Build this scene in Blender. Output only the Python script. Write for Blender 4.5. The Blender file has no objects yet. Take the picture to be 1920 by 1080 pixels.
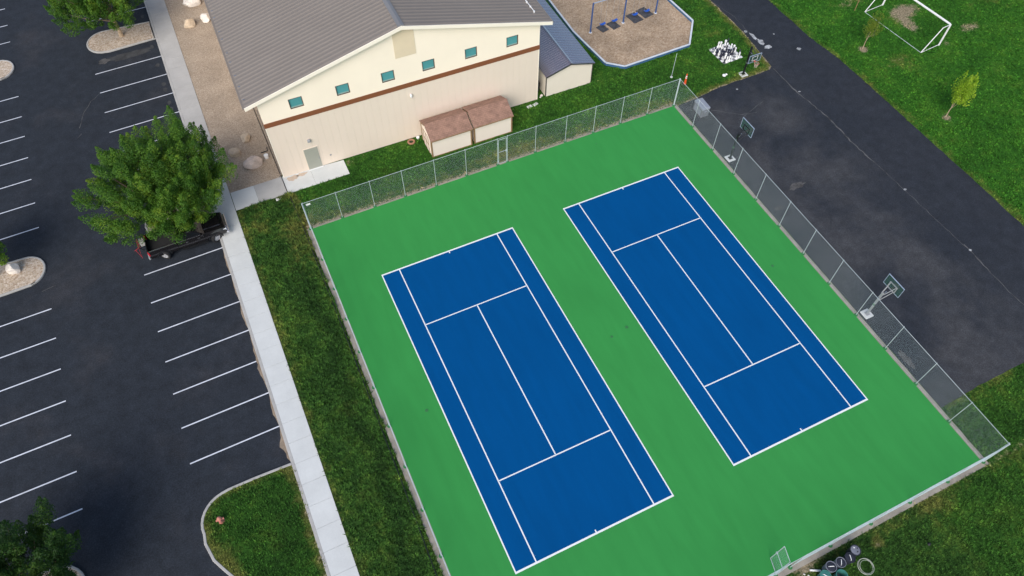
import bpy, bmesh, math, random
import numpy as np
from mathutils import Vector, Matrix

rnd = random.Random(7)
R = math.radians
scene = bpy.context.scene
COL = scene.collection

# ------------------------------------------------------------------ camera, sky, sun, exposure
cam_d = bpy.data.cameras.new('camera')
cam = bpy.data.objects.new('camera', cam_d); COL.objects.link(cam)
cam.location = (-9.9176, -20.5082, 44.4202)
cam.rotation_euler = (0.595, -0.0031, -0.4388)
cam_d.sensor_width = 36.0
cam_d.lens = 1343.926 / 1920 * 36.0
cam_d.clip_start = 0.5
cam_d.clip_end = 3000
scene.camera = cam

SUN_EL, SUN_AZ = 42.0, 222.0          # azimuth of the sun, degrees clockwise from +Y
world = bpy.data.worlds.new('World'); scene.world = world; world.use_nodes = True
wn = world.node_tree
sky = wn.nodes.new('ShaderNodeTexSky'); sky.sky_type = 'NISHITA'; sky.sun_disc = False
sky.sun_elevation = R(SUN_EL); sky.sun_rotation = R(SUN_AZ)
sky.air_density = 1.0; sky.dust_density = 2.0; sky.ozone_density = 1.0
bgn = wn.nodes['Background']; bgn.inputs[1].default_value = 0.10
wn.links.new(sky.outputs[0], bgn.inputs[0])
sun_d = bpy.data.lights.new('sun', 'SUN'); sun_d.energy = 1.5; sun_d.angle = R(38); sun_d.color = (1.0, 0.955, 0.90)
sun = bpy.data.objects.new('sun', sun_d); COL.objects.link(sun)
sd = Vector((math.sin(R(SUN_AZ)) * math.cos(R(SUN_EL)), math.cos(R(SUN_AZ)) * math.cos(R(SUN_EL)), math.sin(R(SUN_EL))))
sun.rotation_euler = sd.to_track_quat('Z', 'Y').to_euler()
sun.location = (0, 0, 80)
vs = scene.view_settings
scene.display_settings.display_device = 'sRGB'
vs.view_transform = 'Standard'; vs.look = 'None'; vs.gamma = 1.0; vs.use_curve_mapping = False
vs.exposure = 0.78

# ------------------------------------------------------------------ materials
def newmat(name):
    m = bpy.data.materials.new(name); m.use_nodes = True
    nt = m.node_tree
    return m, nt, nt.nodes, nt.links, nt.nodes['Principled BSDF']

def ramp(nt, fac, stops):
    r = nt.nodes.new('ShaderNodeValToRGB')
    els = r.color_ramp.elements
    while len(els) < len(stops): els.new(0.5)
    for e, (p, c) in zip(els, stops):
        e.position = p; e.color = (c[0], c[1], c[2], 1)
    nt.links.new(fac, r.inputs[0]); return r.outputs[0]

def noise(nt, vec, scale, detail=4, rough=0.55, dist=0.0):
    n = nt.nodes.new('ShaderNodeTexNoise'); n.inputs['Scale'].default_value = scale
    n.inputs['Detail'].default_value = detail; n.inputs['Roughness'].default_value = rough
    n.inputs['Distortion'].default_value = dist
    if vec is not None: nt.links.new(vec, n.inputs['Vector'])
    return n.outputs[0]

def mixc(nt, fac, a, b, mode='MIX'):
    m = nt.nodes.new('ShaderNodeMix'); m.data_type = 'RGBA'; m.blend_type = mode
    for s, v in ((m.inputs[0], fac), (m.inputs[6], a), (m.inputs[7], b)):
        if isinstance(v, (int, float)): s.default_value = v
        elif isinstance(v, tuple): s.default_value = (v[0], v[1], v[2], 1)
        else: nt.links.new(v, s)
    return m.outputs[2]

def math_(nt, op, a, b=None, clamp=False):
    m = nt.nodes.new('ShaderNodeMath'); m.operation = op; m.use_clamp = clamp
    for s, v in zip(m.inputs, (a, b)):
        if v is None: continue
        if isinstance(v, (int, float)): s.default_value = v
        else: nt.links.new(v, s)
    return m.outputs[0]

def smooth(nt, v, lo, hi):
    m = nt.nodes.new('ShaderNodeMapRange'); m.interpolation_type = 'SMOOTHSTEP'
    nt.links.new(v, m.inputs[0]); m.inputs[1].default_value = lo; m.inputs[2].default_value = hi
    return m.outputs[0]

def worldpos(nt):
    g = nt.nodes.new('ShaderNodeNewGeometry'); return g.outputs['Position']

def bump(nt, b, h, strength, dist=0.02):
    n = nt.nodes.new('ShaderNodeBump'); n.inputs['Strength'].default_value = strength; n.inputs['Distance'].default_value = dist
    nt.links.new(h, n.inputs['Height']); nt.links.new(n.outputs[0], b.inputs['Normal'])

def pm(name, col, rough=0.6, var=0.12, scale=3.0, fine=40.0, metal=0.0, bmp=0.0, spec=0.5, coord='world'):
    """plain material with two scales of tonal variation"""
    m, nt, N, L, b = newmat(name)
    if coord == 'world': v = worldpos(nt)
    else: v = nt.nodes.new('ShaderNodeTexCoord').outputs['Object']
    n1 = noise(nt, v, scale); n2 = noise(nt, v, fine, 3)
    s = math_(nt, 'ADD', math_(nt, 'MULTIPLY', n1, 0.65), math_(nt, 'MULTIPLY', n2, 0.35))
    c = tuple(col)
    lo = tuple(max(0, x * (1 - var)) for x in c); hi = tuple(min(1, x * (1 + var)) for x in c)
    L.new(ramp(nt, s, [(0.33, lo), (0.67, hi)]), b.inputs['Base Color'])
    b.inputs['Roughness'].default_value = rough; b.inputs['Metallic'].default_value = metal
    b.inputs['Specular IOR Level'].default_value = spec
    if bmp: bump(nt, b, n2, bmp)
    return m

def make_asphalt(name, base, worn, worn_amt, wscale, fade=None):
    m, nt, N, L, b = newmat(name); v = worldpos(nt)
    big = noise(nt, v, wscale, 5, 0.6, 0.15); mid = noise(nt, v, 1.1, 5, 0.65); fine = noise(nt, v, 12, 4, 0.85)
    wf = smooth(nt, big, 0.62 - worn_amt, 0.90 - worn_amt)
    if fade:
        sx = nt.nodes.new('ShaderNodeSeparateXYZ'); L.new(v, sx.inputs[0])
        mr = nt.nodes.new('ShaderNodeMapRange'); L.new(sx.outputs[0], mr.inputs[0])
        mr.inputs[1].default_value = fade[0]; mr.inputs[2].default_value = fade[1]; mr.inputs[3].default_value = 1.0; mr.inputs[4].default_value = 0.12
        wf = math_(nt, 'MULTIPLY', wf, mr.outputs[0])
    c = mixc(nt, wf, base, worn)
    c = mixc(nt, 0.55, c, ramp(nt, mid, [(0.3, (0.55,)*3), (0.7, (1.4,)*3)]), 'MULTIPLY')
    c = mixc(nt, 1.0, c, ramp(nt, fine, [(0.25, (0.45,)*3), (0.5, (0.95,)*3), (0.75, (1.9,)*3)]), 'MULTIPLY')
    L.new(c, b.inputs['Base Color']); b.inputs['Roughness'].default_value = 0.88; b.inputs['Specular IOR Level'].default_value = 0.3
    bump(nt, b, fine, 0.5, 0.01); return m

def make_gravel(name, cols, scale, bmp=0.8, mott=0.25):
    m, nt, N, L, b = newmat(name); v = worldpos(nt)
    vo = nt.nodes.new('ShaderNodeTexVoronoi'); vo.inputs['Scale'].default_value = scale; L.new(v, vo.inputs['Vector'])
    sep = nt.nodes.new('ShaderNodeSeparateColor'); L.new(vo.outputs['Color'], sep.inputs[0])
    k = len(cols)
    c = ramp(nt, sep.outputs[0], [(i / (k - 1), cc) for i, cc in enumerate(cols)])
    big = noise(nt, v, 0.45, 4)
    c = mixc(nt, 1.0, c, ramp(nt, big, [(0.3, (1 - mott,)*3), (0.7, (1 + mott,)*3)]), 'MULTIPLY')
    L.new(c, b.inputs['Base Color']); b.inputs['Roughness'].default_value = 0.95; b.inputs['Specular IOR Level'].default_value = 0.2
    bump(nt, b, vo.outputs['Distance'], bmp, 0.03); return m

def grass_color(nt, attr_type):
    v = worldpos(nt)
    a = nt.nodes.new('ShaderNodeAttribute'); a.attribute_name = 'gc'; a.attribute_type = attr_type
    sep = nt.nodes.new('ShaderNodeSeparateColor'); nt.links.new(a.outputs['Color'], sep.inputs[0])
    dry, bare, tone = sep.outputs[0], sep.outputs[1], sep.outputs[2]; lush = a.outputs['Alpha']
    big = noise(nt, v, 0.32, 5, 0.6); mid = noise(nt, v, 1.7, 5, 0.7); fine = noise(nt, v, 6.5, 5, 0.8)
    s = math_(nt, 'ADD', math_(nt, 'MULTIPLY', big, 0.5), math_(nt, 'MULTIPLY', mid, 0.5))
    dark = ramp(nt, s, [(0.34, (0.014, 0.042, 0.008)), (0.5, (0.032, 0.085, 0.014)), (0.66, (0.075, 0.135, 0.020))])
    lite = ramp(nt, s, [(0.34, (0.018, 0.078, 0.009)), (0.5, (0.034, 0.128, 0.012)), (0.66, (0.066, 0.172, 0.018))])
    c = mixc(nt, tone, dark, lite)
    c = mixc(nt, smooth(nt, math_(nt, 'ADD', lush, math_(nt, 'MULTIPLY', math_(nt, 'SUBTRACT', mid, 0.5), 1.6)), 0.15, 0.95), c, (0.0105, 0.034, 0.0065))
    dm = smooth(nt, math_(nt, 'ADD', dry, math_(nt, 'MULTIPLY', math_(nt, 'SUBTRACT', s, 0.5), 2.6)), 0.30, 1.05)
    c = mixc(nt, math_(nt, 'MULTIPLY', dm, 0.75), c, (0.150, 0.140, 0.038))
    bmk = smooth(nt, math_(nt, 'ADD', bare, math_(nt, 'MULTIPLY', math_(nt, 'SUBTRACT', math_(nt, 'ADD', math_(nt, 'MULTIPLY', mid, .5), math_(nt, 'MULTIPLY', fine, .5)), 0.5), 2.6)), 0.40, 0.85)
    c = mixc(nt, bmk, c, (0.29, 0.235, 0.15))
    c = mixc(nt, 1.0, c, ramp(nt, fine, [(0.30, (0.30,)*3), (0.5, (1.0,)*3), (0.70, (2.1,)*3)]), 'MULTIPLY')
    return c, fine

def make_grass(name):
    m, nt, N, L, b = newmat(name)
    c, fine = grass_color(nt, 'GEOMETRY')
    L.new(c, b.inputs['Base Color']); b.inputs['Roughness'].default_value = 0.95; b.inputs['Specular IOR Level'].default_value = 0.1
    bump(nt, b, fine, 1.0, 0.12); return m

def make_blade(name):
    m, nt, N, L, b = newmat(name)
    c, fine = grass_color(nt, 'INSTANCER')
    oi = nt.nodes.new('ShaderNodeObjectInfo')
    k = ramp(nt, oi.outputs['Random'], [(0.0, (0.7, 0.75, 0.7)), (0.7, (1.3, 1.35, 1.2)), (1.0, (2.2, 2.1, 1.8))])
    c = mixc(nt, 1.0, c, k, 'MULTIPLY')
    L.new(c, b.inputs['Base Color']); b.inputs['Roughness'].default_value = 0.8; b.inputs['Specular IOR Level'].default_value = 0.2
    return m

def make_leaf(name, cols):
    m, nt, N, L, b = newmat(name); v = worldpos(nt)
    a = nt.nodes.new('ShaderNodeAttribute'); a.attribute_name = 'lv'
    n = noise(nt, v, 0.7, 3)
    s = math_(nt, 'ADD', math_(nt, 'MULTIPLY', n, 0.75), math_(nt, 'MULTIPLY', a.outputs['Fac'], 0.35))
    k = len(cols)
    c = ramp(nt, s, [(0.25 + 0.55 * i / (k - 1), cc) for i, cc in enumerate(cols)])
    L.new(c, b.inputs['Base Color']); b.inputs['Roughness'].default_value = 0.55; b.inputs['Specular IOR Level'].default_value = 0.35
    tr = nt.nodes.new('ShaderNodeBsdfTranslucent'); L.new(c, tr.inputs[0])
    mx = nt.nodes.new('ShaderNodeMixShader'); mx.inputs[0].default_value = 0.35
    L.new(b.outputs[0], mx.inputs[1]); L.new(tr.outputs[0], mx.inputs[2]); L.new(mx.outputs[0], N['Material Output'].inputs[0])
    return m

def make_glass(name, col, alpha):
    m, nt, N, L, b = newmat(name)
    b.inputs['Base Color'].default_value = (*col, 1); b.inputs['Roughness'].default_value = 0.04
    tr = nt.nodes.new('ShaderNodeBsdfTransparent'); tr.inputs[0].default_value = (0.86, 0.95, 0.92, 1)
    mx = nt.nodes.new('ShaderNodeMixShader'); mx.inputs[0].default_value = alpha
    L.new(tr.outputs[0], mx.inputs[1]); L.new(b.outputs[0], mx.inputs[2]); L.new(mx.outputs[0], N['Material Output'].inputs[0])
    return m

def make_court(name, col, var):
    m, nt, N, L, b = newmat(name); v = worldpos(nt)
    mp = nt.nodes.new('ShaderNodeMapping'); mp.inputs['Scale'].default_value = (1.7, 0.30, 1); mp.inputs['Rotation'].default_value = (0, 0, 0.12)
    L.new(v, mp.inputs[0])
    st = noise(nt, mp.outputs[0], 0.9, 4, 0.5, 0.4); big = noise(nt, v, 0.11, 4); fine = noise(nt, v, 45, 2, 0.7)
    s = math_(nt, 'ADD', math_(nt, 'MULTIPLY', st, 0.45), math_(nt, 'ADD', math_(nt, 'MULTIPLY', big, 0.35), math_(nt, 'MULTIPLY', fine, 0.2)))
    c = ramp(nt, s, [(0.36, tuple(x * (1 - var) for x in col)), (0.64, tuple(x * (1 + var) for x in col))])
    L.new(c, b.inputs['Base Color']); b.inputs['Roughness'].default_value = 0.9; b.inputs['Specular IOR Level'].default_value = 0.05
    bump(nt, b, fine, 0.2, 0.005); return m

def make_shingle(name, a, bcol):
    m, nt, N, L, b = newmat(name); v = nt.nodes.new('ShaderNodeTexCoord').outputs['Object']
    br = nt.nodes.new('ShaderNodeTexBrick'); br.inputs['Scale'].default_value = 1.0
    br.inputs['Brick Width'].default_value = 0.3; br.inputs['Row Height'].default_value = 0.14; br.inputs['Mortar Size'].default_value = 0.006
    br.inputs['Color1'].default_value = (*a, 1); br.inputs['Color2'].default_value = (*bcol, 1); br.inputs['Mortar'].default_value = (*[x * .55 for x in a], 1)
    L.new(v, br.inputs['Vector'])
    n = noise(nt, v, 2.2, 6, 0.7)
    c = mixc(nt, 0.8, br.outputs[0], ramp(nt, n, [(0.3, (0.65,)*3), (0.7, (1.35,)*3)]), 'MULTIPLY')
    L.new(c, b.inputs['Base Color']); b.inputs['Roughness'].default_value = 0.95
    bump(nt, b, n, 0.4, 0.01); return m

M = {}
M['asphalt'] = make_asphalt('parking_asphalt', (0.0205, 0.0255, 0.0340), (0.038, 0.039, 0.045), 0.12, 0.16)
M['asphalt2'] = make_asphalt('play_asphalt', (0.0205, 0.0248, 0.0335), (0.050, 0.0515, 0.0565), 0.27, 0.13, (33.0, 37.5))
M['crack'] = pm('crack_filler', (0.085, 0.084, 0.085), 0.9, 0.75, 1.3)
M['grass'] = make_grass('grass_turf')
M['blade'] = make_blade('grass_blade')
M['ground'] = pm('open_field', (0.05, 0.09, 0.02), 0.95, 0.4, 0.2, 3)
M['green'] = make_court('green_acrylic', (0.040, 0.262, 0.062), 0.075)
M['blue'] = make_court('blue_acrylic', (0.0003, 0.070, 0.228), 0.07)
M['line'] = pm('white_line_paint', (0.80, 0.81, 0.80), 0.7, 0.06, 2.0)
M['stripe'] = pm('parking_line_paint', (0.62, 0.64, 0.70), 0.75, 0.16, 1.3, 18)
M['concrete'] = pm('light_concrete', (0.585, 0.60, 0.585), 0.85, 0.07, 0.8, 12, bmp=0.1)
M['concrete_old'] = pm('grey_concrete', (0.42, 0.41, 0.39), 0.88, 0.10, 0.7, 12, bmp=0.1)
M['kerb'] = pm('kerb_concrete', (0.40, 0.39, 0.37), 0.88, 0.14, 1.2, 15, bmp=0.1)
M['dirt'] = pm('dry_dirt', (0.26, 0.205, 0.15), 0.95, 0.3, 1.5, 14, bmp=0.3)
M['edge'] = pm('dusty_edge', (0.30, 0.27, 0.225), 0.95, 0.25, 1.2, 14, bmp=0.2)
M['rock'] = make_gravel('crushed_rock', [(0.25, 0.19, 0.14), (0.335, 0.265, 0.195), (0.385, 0.31, 0.235), (0.48, 0.40, 0.315)], 20, 0.3, 0.13)
M['river'] = make_gravel('island_river_rock', [(0.32, 0.235, 0.17), (0.43, 0.34, 0.25), (0.50, 0.41, 0.32), (0.60, 0.52, 0.43)], 10, 0.6, 0.1)
M['mulch'] = make_gravel('wood_chip_mulch', [(0.28, 0.195, 0.125), (0.35, 0.255, 0.168), (0.395, 0.295, 0.20), (0.46, 0.355, 0.26)], 9, 0.35, 0.22)
M['cream'] = pm('cream_stucco', (0.93, 0.825, 0.665), 0.9, 0.03, 0.5, 30, bmp=0.05)
M['panel'] = pm('beige_wall_panel', (0.755, 0.645, 0.53), 0.75, 0.03, 0.4, 20)
M['belt'] = pm('brown_band', (0.215, 0.075, 0.030), 0.6, 0.05, 0.6)
M['fascia'] = pm('cream_trim', (0.93, 0.85, 0.71), 0.6, 0.03, 0.6)
M['tan'] = pm('tan_panel', (0.72, 0.60, 0.42), 0.85, 0.05, 0.8)
M['roof'] = pm('brown_grey_metal_roof', (0.218, 0.190, 0.165), 0.65, 0.05, 0.4, 6, spec=0.3)
M['ridge'] = pm('ridge_cap_metal', (0.19, 0.19, 0.195), 0.45, 0.05, 0.5)
M['winframe'] = pm('bronze_window_frame', (0.10, 0.065, 0.045), 0.5, 0.05)
M['teal'] = pm('teal_window_glass', (0.085, 0.295, 0.315), 0.14, 0.12, 0.8)
M['sill'] = pm('window_inner_sill', (0.24, 0.36, 0.33), 0.5, 0.1)
M['door'] = pm('grey_green_door', (0.33, 0.335, 0.28), 0.6, 0.03)
M['white'] = pm('white_paint', (0.80, 0.80, 0.79), 0.5, 0.04)
M['steelgrey'] = pm('grey_steel', (0.30, 0.31, 0.32), 0.5, 0.08)
M['galv'] = pm('galvanised_steel', (0.47, 0.54, 0.56), 0.5, 0.08, 3.0, 40)
M['wire'] = pm('galvanised_wire', (0.40, 0.50, 0.53), 0.5, 0.10, 3.0, 40)
M['black'] = pm('black_metal', (0.012, 0.013, 0.015), 0.45, 0.1)
M['rubber'] = pm('black_rubber', (0.016, 0.016, 0.017), 0.85, 0.15)
M['shingle'] = make_shingle('red_brown_shingle', (0.30, 0.175, 0.128), (0.25, 0.145, 0.108))
M['shedwall'] = pm('cream_shed_siding', (0.80, 0.70, 0.60), 0.8, 0.03, 0.6)
M['shedtrim'] = pm('brown_shed_trim', (0.26, 0.16, 0.075), 0.75, 0.1)
M['siding'] = pm('ivory_siding', (0.68, 0.62, 0.51), 0.6, 0.04, 0.8)
M['maroon'] = pm('maroon_metal_roof', (0.085, 0.066, 0.082), 0.24, 0.08, 0.5, spec=1.0)
_b = M['maroon'].node_tree.nodes['Principled BSDF']; _b.inputs['Coat Weight'].default_value = 1.0; _b.inputs['Coat Roughness'].default_value = 0.16; _b.inputs['Coat IOR'].default_value = 2.9
M['border'] = pm('blue_plastic_border', (0.05, 0.13, 0.26), 0.5, 0.15, 2.0)
M['bordertop'] = pm('pale_border_cap', (0.60, 0.65, 0.70), 0.6, 0.08, 2.0)
M['bluepaint'] = pm('blue_powder_coat', (0.035, 0.085, 0.24), 0.45, 0.1)
M['blueseat'] = pm('blue_swing_seat', (0.012, 0.09, 0.46), 0.5, 0.1)
M['paleblue'] = pm('pale_blue_pipe', (0.30, 0.36, 0.46), 0.45, 0.08)
M['mat'] = pm('dark_rubber_mat', (0.055, 0.055, 0.062), 0.9, 0.5, 2.5, 10)
M['orange'] = pm('orange_plastic', (0.72, 0.095, 0.02), 0.5, 0.08)
M['red'] = pm('red_paint', (0.42, 0.025, 0.03), 0.4, 0.1)
M['rimred'] = pm('red_rim', (0.48, 0.10, 0.07), 0.5, 0.1)
M['netcord'] = pm('pale_net_cord', (0.62, 0.50, 0.45), 0.8, 0.1)
M['board'] = make_glass('acrylic_backboard', (0.06, 0.11, 0.11), 0.45)
M['boxgrey'] = pm('grey_resin', (0.17, 0.18, 0.20), 0.6, 0.06, 2.0)
M['boxlid'] = pm('pale_grey_resin', (0.25, 0.275, 0.32), 0.6, 0.05, 2.0)
M['carpaint'] = pm('black_car_paint', (0.010, 0.009, 0.010), 0.12, 0.05, spec=0.7)
M['carglass'] = pm('dark_car_glass', (0.008, 0.010, 0.012), 0.03, 0.05, spec=0.8)
M['chrome'] = pm('bright_chrome', (0.70, 0.70, 0.71), 0.15, 0.05, metal=0.9)
M['alloy'] = pm('alloy_wheel', (0.55, 0.55, 0.56), 0.35, 0.08, metal=0.3)
M['tail'] = pm('red_tail_lens', (0.55, 0.012, 0.025), 0.15, 0.1)
M['lens'] = pm('clear_lamp_lens', (0.62, 0.64, 0.66), 0.1, 0.05)
M['bark'] = pm('grey_brown_bark', (0.20, 0.15, 0.105), 0.9, 0.3, 4.0, 20, bmp=0.4)
M['barklight'] = pm('pale_tan_bark', (0.42, 0.32, 0.215), 0.9, 0.2, 4.0, 20, bmp=0.3)
M['leaf'] = make_leaf('broad_green_leaf', [(0.018, 0.062, 0.008), (0.050, 0.145, 0.012), (0.105, 0.230, 0.019), (0.23, 0.32, 0.024)])
M['leafdark'] = make_leaf('dark_green_leaf', [(0.010, 0.036, 0.006), (0.022, 0.072, 0.009), (0.045, 0.118, 0.013), (0.10, 0.17, 0.016)])
M['leafyoung'] = make_leaf('young_yellow_leaf', [(0.15, 0.30, 0.015), (0.26, 0.44, 0.022), (0.40, 0.54, 0.04)])
M['leafsparse'] = make_leaf('sparse_olive_leaf', [(0.075, 0.15, 0.012), (0.15, 0.235, 0.022), (0.24, 0.30, 0.035)])
M['stoneA'] = pm('tan_boulder', (0.52, 0.415, 0.30), 0.9, 0.3, 2.2, 9, bmp=0.6)
M['stoneB'] = pm('pink_grey_boulder', (0.55, 0.45, 0.385), 0.9, 0.32, 2.4, 9, bmp=0.6)
M['stoneC'] = pm('white_boulder', (0.76, 0.70, 0.63), 0.9, 0.2, 2.4, 9, bmp=0.5)
M['hydrant'] = pm('faded_pink_red_paint', (0.52, 0.20, 0.15), 0.7, 0.1, 4.0)
M['chessw'] = pm('white_plastic', (0.82, 0.82, 0.80), 0.4, 0.03)
M['chessb'] = pm('dark_navy_plastic', (0.020, 0.022, 0.040), 0.4, 0.1)
M['tilegrey'] = pm('grey_tile', (0.22, 0.225, 0.235), 0.6, 0.1)
M['bindark'] = pm('charcoal_plastic', (0.020, 0.022, 0.034), 0.5, 0.2, 4.0)
M['bingrey'] = pm('slate_grey_plastic', (0.17, 0.18, 0.22), 0.6, 0.3, 5.0)
M['bingreen'] = pm('sea_green_plastic', (0.045, 0.19, 0.165), 0.5, 0.2, 4.0)
M['hose'] = pm('pale_grey_green_hose', (0.42, 0.46, 0.38), 0.6, 0.1)
M['terracotta'] = pm('terracotta_rim', (0.33, 0.17, 0.10), 0.85, 0.15)
M['soil'] = pm('dark_soil', (0.035, 0.025, 0.018), 0.95, 0.3)
M['stain'] = pm('rust_stain', (0.52, 0.42, 0.33), 0.9, 0.2)

# ------------------------------------------------------------------ mesh helpers
class MB:
    def __init__(s): s.v = []; s.f = []
    def add(s, vs_, fs):
        o = len(s.v); s.v += [tuple(p) for p in vs_]; s.f += [tuple(i + o for i in f) for f in fs]; return s
    def box(s, x0, x1, y0, y1, z0, z1, mtx=None):
        p = [Vector(q) for q in ((x0,y0,z0),(x1,y0,z0),(x1,y1,z0),(x0,y1,z0),(x0,y0,z1),(x1,y0,z1),(x1,y1,z1),(x0,y1,z1))]
        if mtx: p = [mtx @ q for q in p]
        return s.add(p, [(0,3,2,1),(4,5,6,7),(0,1,5,4),(1,2,6,5),(2,3,7,6),(3,0,4,7)])
    def bevbox(s, x0, x1, y0, y1, z0, z1, b=0.02):
        """box with chamfered top edges and vertical corners"""
        def ring(i, z): return [(x0+i+b,y0+i,z),(x1-i-b,y0+i,z),(x1-i,y0+i+b,z),(x1-i,y1-i-b,z),(x1-i-b,y1-i,z),(x0+i+b,y1-i,z),(x0+i,y1-i-b,z),(x0+i,y0+i+b,z)]
        return s.loft([ring(0,z0), ring(0,z1-b), ring(b,z1)])
    def loft(s, rings, cap=True, closed=True):
        n = len(rings[0]); o = len(s.v)
        for r in rings: s.v += [tuple(p) for p in r]
        for i in range(len(rings)-1):
            for j in range(n if closed else n-1):
                k = (j+1) % n
                s.f.append((o+i*n+j, o+i*n+k, o+(i+1)*n+k, o+(i+1)*n+j))
        if cap:
            s.f.append(tuple(o+j for j in reversed(range(n)))); s.f.append(tuple(o+(len(rings)-1)*n+j for j in range(n)))
        return s
    def prism(s, poly, z0, z1):
        return s.loft([[(x,y,z0) for x,y in poly], [(x,y,z1) for x,y in poly]])
    def sheet(s, poly, z):
        return s.add([(x,y,z) for x,y in poly], [tuple(range(len(poly)))])
    def tube(s, pts, r, n=6, cap=True):
        pts = [Vector(p) for p in pts]; rr = r if isinstance(r,(list,tuple)) else [r]*len(pts); rings = []
        for i, p in enumerate(pts):
            d = (pts[min(i+1,len(pts)-1)] - pts[max(i-1,0)]).normalized()
            a = Vector((0,0,1)) if abs(d.z) < 0.9 else Vector((1,0,0))
            u = d.cross(a).normalized(); w = u.cross(d).normalized()
            rings.append([p + (u*math.cos(2*math.pi*k/n) + w*math.sin(2*math.pi*k/n))*rr[i] for k in range(n)])
        return s.loft(rings, cap)
    def lathe(s, prof, n=14, c=(0,0,0), cap=True):
        return s.loft([[(c[0]+r*math.cos(2*math.pi*k/n), c[1]+r*math.sin(2*math.pi*k/n), c[2]+z) for k in range(n)] for r, z in prof], cap)
    def torus(s, c, Rr, r, n=20, m=6, axis='z'):
        pts = []
        o = len(s.v)
        for i in range(n):
            a = 2*math.pi*i/n
            for j in range(m):
                b = 2*math.pi*j/m
                q = ((Rr+r*math.cos(b))*math.cos(a), (Rr+r*math.cos(b))*math.sin(a), r*math.sin(b))
                if axis == 'y': q = (q[0], q[2], q[1])
                if axis == 'x': q = (q[2], q[0], q[1])
                s.v.append((c[0]+q[0], c[1]+q[1], c[2]+q[2]))
        for i in range(n):
            for j in range(m):
                s.f.append((o+i*m+j, o+((i+1)%n)*m+j, o+((i+1)%n)*m+(j+1)%m, o+i*m+(j+1)%m))
        return s
    def mesh(s, name, mat, smooth=False, fix=True):
        me = bpy.data.meshes.new(name); me.from_pydata(s.v, [], s.f)
        if fix:
            bm = bmesh.new(); bm.from_mesh(me); bmesh.ops.recalc_face_normals(bm, faces=bm.faces); bm.to_mesh(me); bm.free()
        me.materials.append(M[mat] if isinstance(mat, str) else mat)
        if smooth:
            me.polygons.foreach_set('use_smooth', [True]*len(me.polygons)); me.set_sharp_from_angle(angle=R(38))
        me.update(); return me
    def build(s, name, mat, parent=None, smooth=False, loc=None, fix=True):
        return link(name, s.mesh(name, mat, smooth, fix), parent, loc)

def link(name, me, parent=None, loc=None, rotz=0.0):
    o = bpy.data.objects.new(name, me); COL.objects.link(o); o.parent = parent
    if loc: o.location = loc
    if rotz: o.rotation_euler = (0, 0, rotz)
    return o

def tag(o, label=None, cat=None, group=None, kind=None):
    if label: o['label'] = label
    if cat: o['category'] = cat
    if group: o['group'] = group
    if kind: o['kind'] = kind
    return o

def thing(name, label, cat, loc=(0,0,0), rotz=0.0, group=None):
    o = bpy.data.objects.new(name, None); COL.objects.link(o); o.location = loc; o.rotation_euler = (0,0,rotz)
    o.empty_display_size = 0.2
    return tag(o, label, cat, group)

def struct(name, mb, mat, label=None, smooth=False, fix=True):
    o = mb.build(name, mat, None, smooth, fix=fix); o['kind'] = 'structure'
    if label: o['label'] = label
    return o

def copy_tree(o, parent=None):
    c = o.copy(); COL.objects.link(c); c.parent = parent
    for ch in list(o.children): copy_tree(ch, c)
    return c

def ragged(poly, step=0.6, amp=0.06, seed=1, closed=True):
    """subdivide the edges of a polygon and jitter them"""
    r = random.Random(seed); out = []; n = len(poly)
    for i in range(n if closed else n-1):
        a = Vector(poly[i]); b = Vector(poly[(i+1)%n]); L = (b-a).length; k = max(1, int(L/step))
        nn = Vector((-(b-a).y, (b-a).x)).normalized()
        for j in range(k):
            p = a.lerp(b, j/k); p = p + nn*r.uniform(-amp, amp) if j else p
            out.append((p.x, p.y))
    return out

def arc(cx, cy, rx, ry, a0, a1, n):
    return [(cx+rx*math.cos(R(a0+(a1-a0)*i/n)), cy+ry*math.sin(R(a0+(a1-a0)*i/n))) for i in range(n+1)]

def offset(poly, d):
    """inset a counter-clockwise polygon by d"""
    n = len(poly); out = []
    for i in range(n):
        p0, p1, p2 = Vector(poly[i-1]), Vector(poly[i]), Vector(poly[(i+1)%n])
        e1 = (p1-p0).normalized(); e2 = (p2-p1).normalized()
        n1 = Vector((-e1.y, e1.x)); n2 = Vector((-e2.y, e2.x)); b = n1+n2
        b = b/max(0.3, b.length_squared)*2 if b.length > 1e-6 else n1
        out.append((p1.x+b.x*d, p1.y+b.y*d))
    return out

# ------------------------------------------------------------------ ground levels
Z_LOT = -0.10          # parking asphalt, a kerb's height below the walks
def wl(y): return -15.42 - 0.009*y      # kerb side of the sidewalk
def wr(y): return -13.87 - 0.006*y      # lawn side of the sidewalk

struct('ground', MB().sheet([(-1500,-1500),(1500,-1500),(1500,1500),(-1500,1500)], -0.35), 'ground')
lot = struct('parking_lot', MB().sheet([(-70,-60),(wl(-60)+.1,-60),(wl(110)+.1,110),(-70,110)], Z_LOT), 'asphalt')

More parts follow.
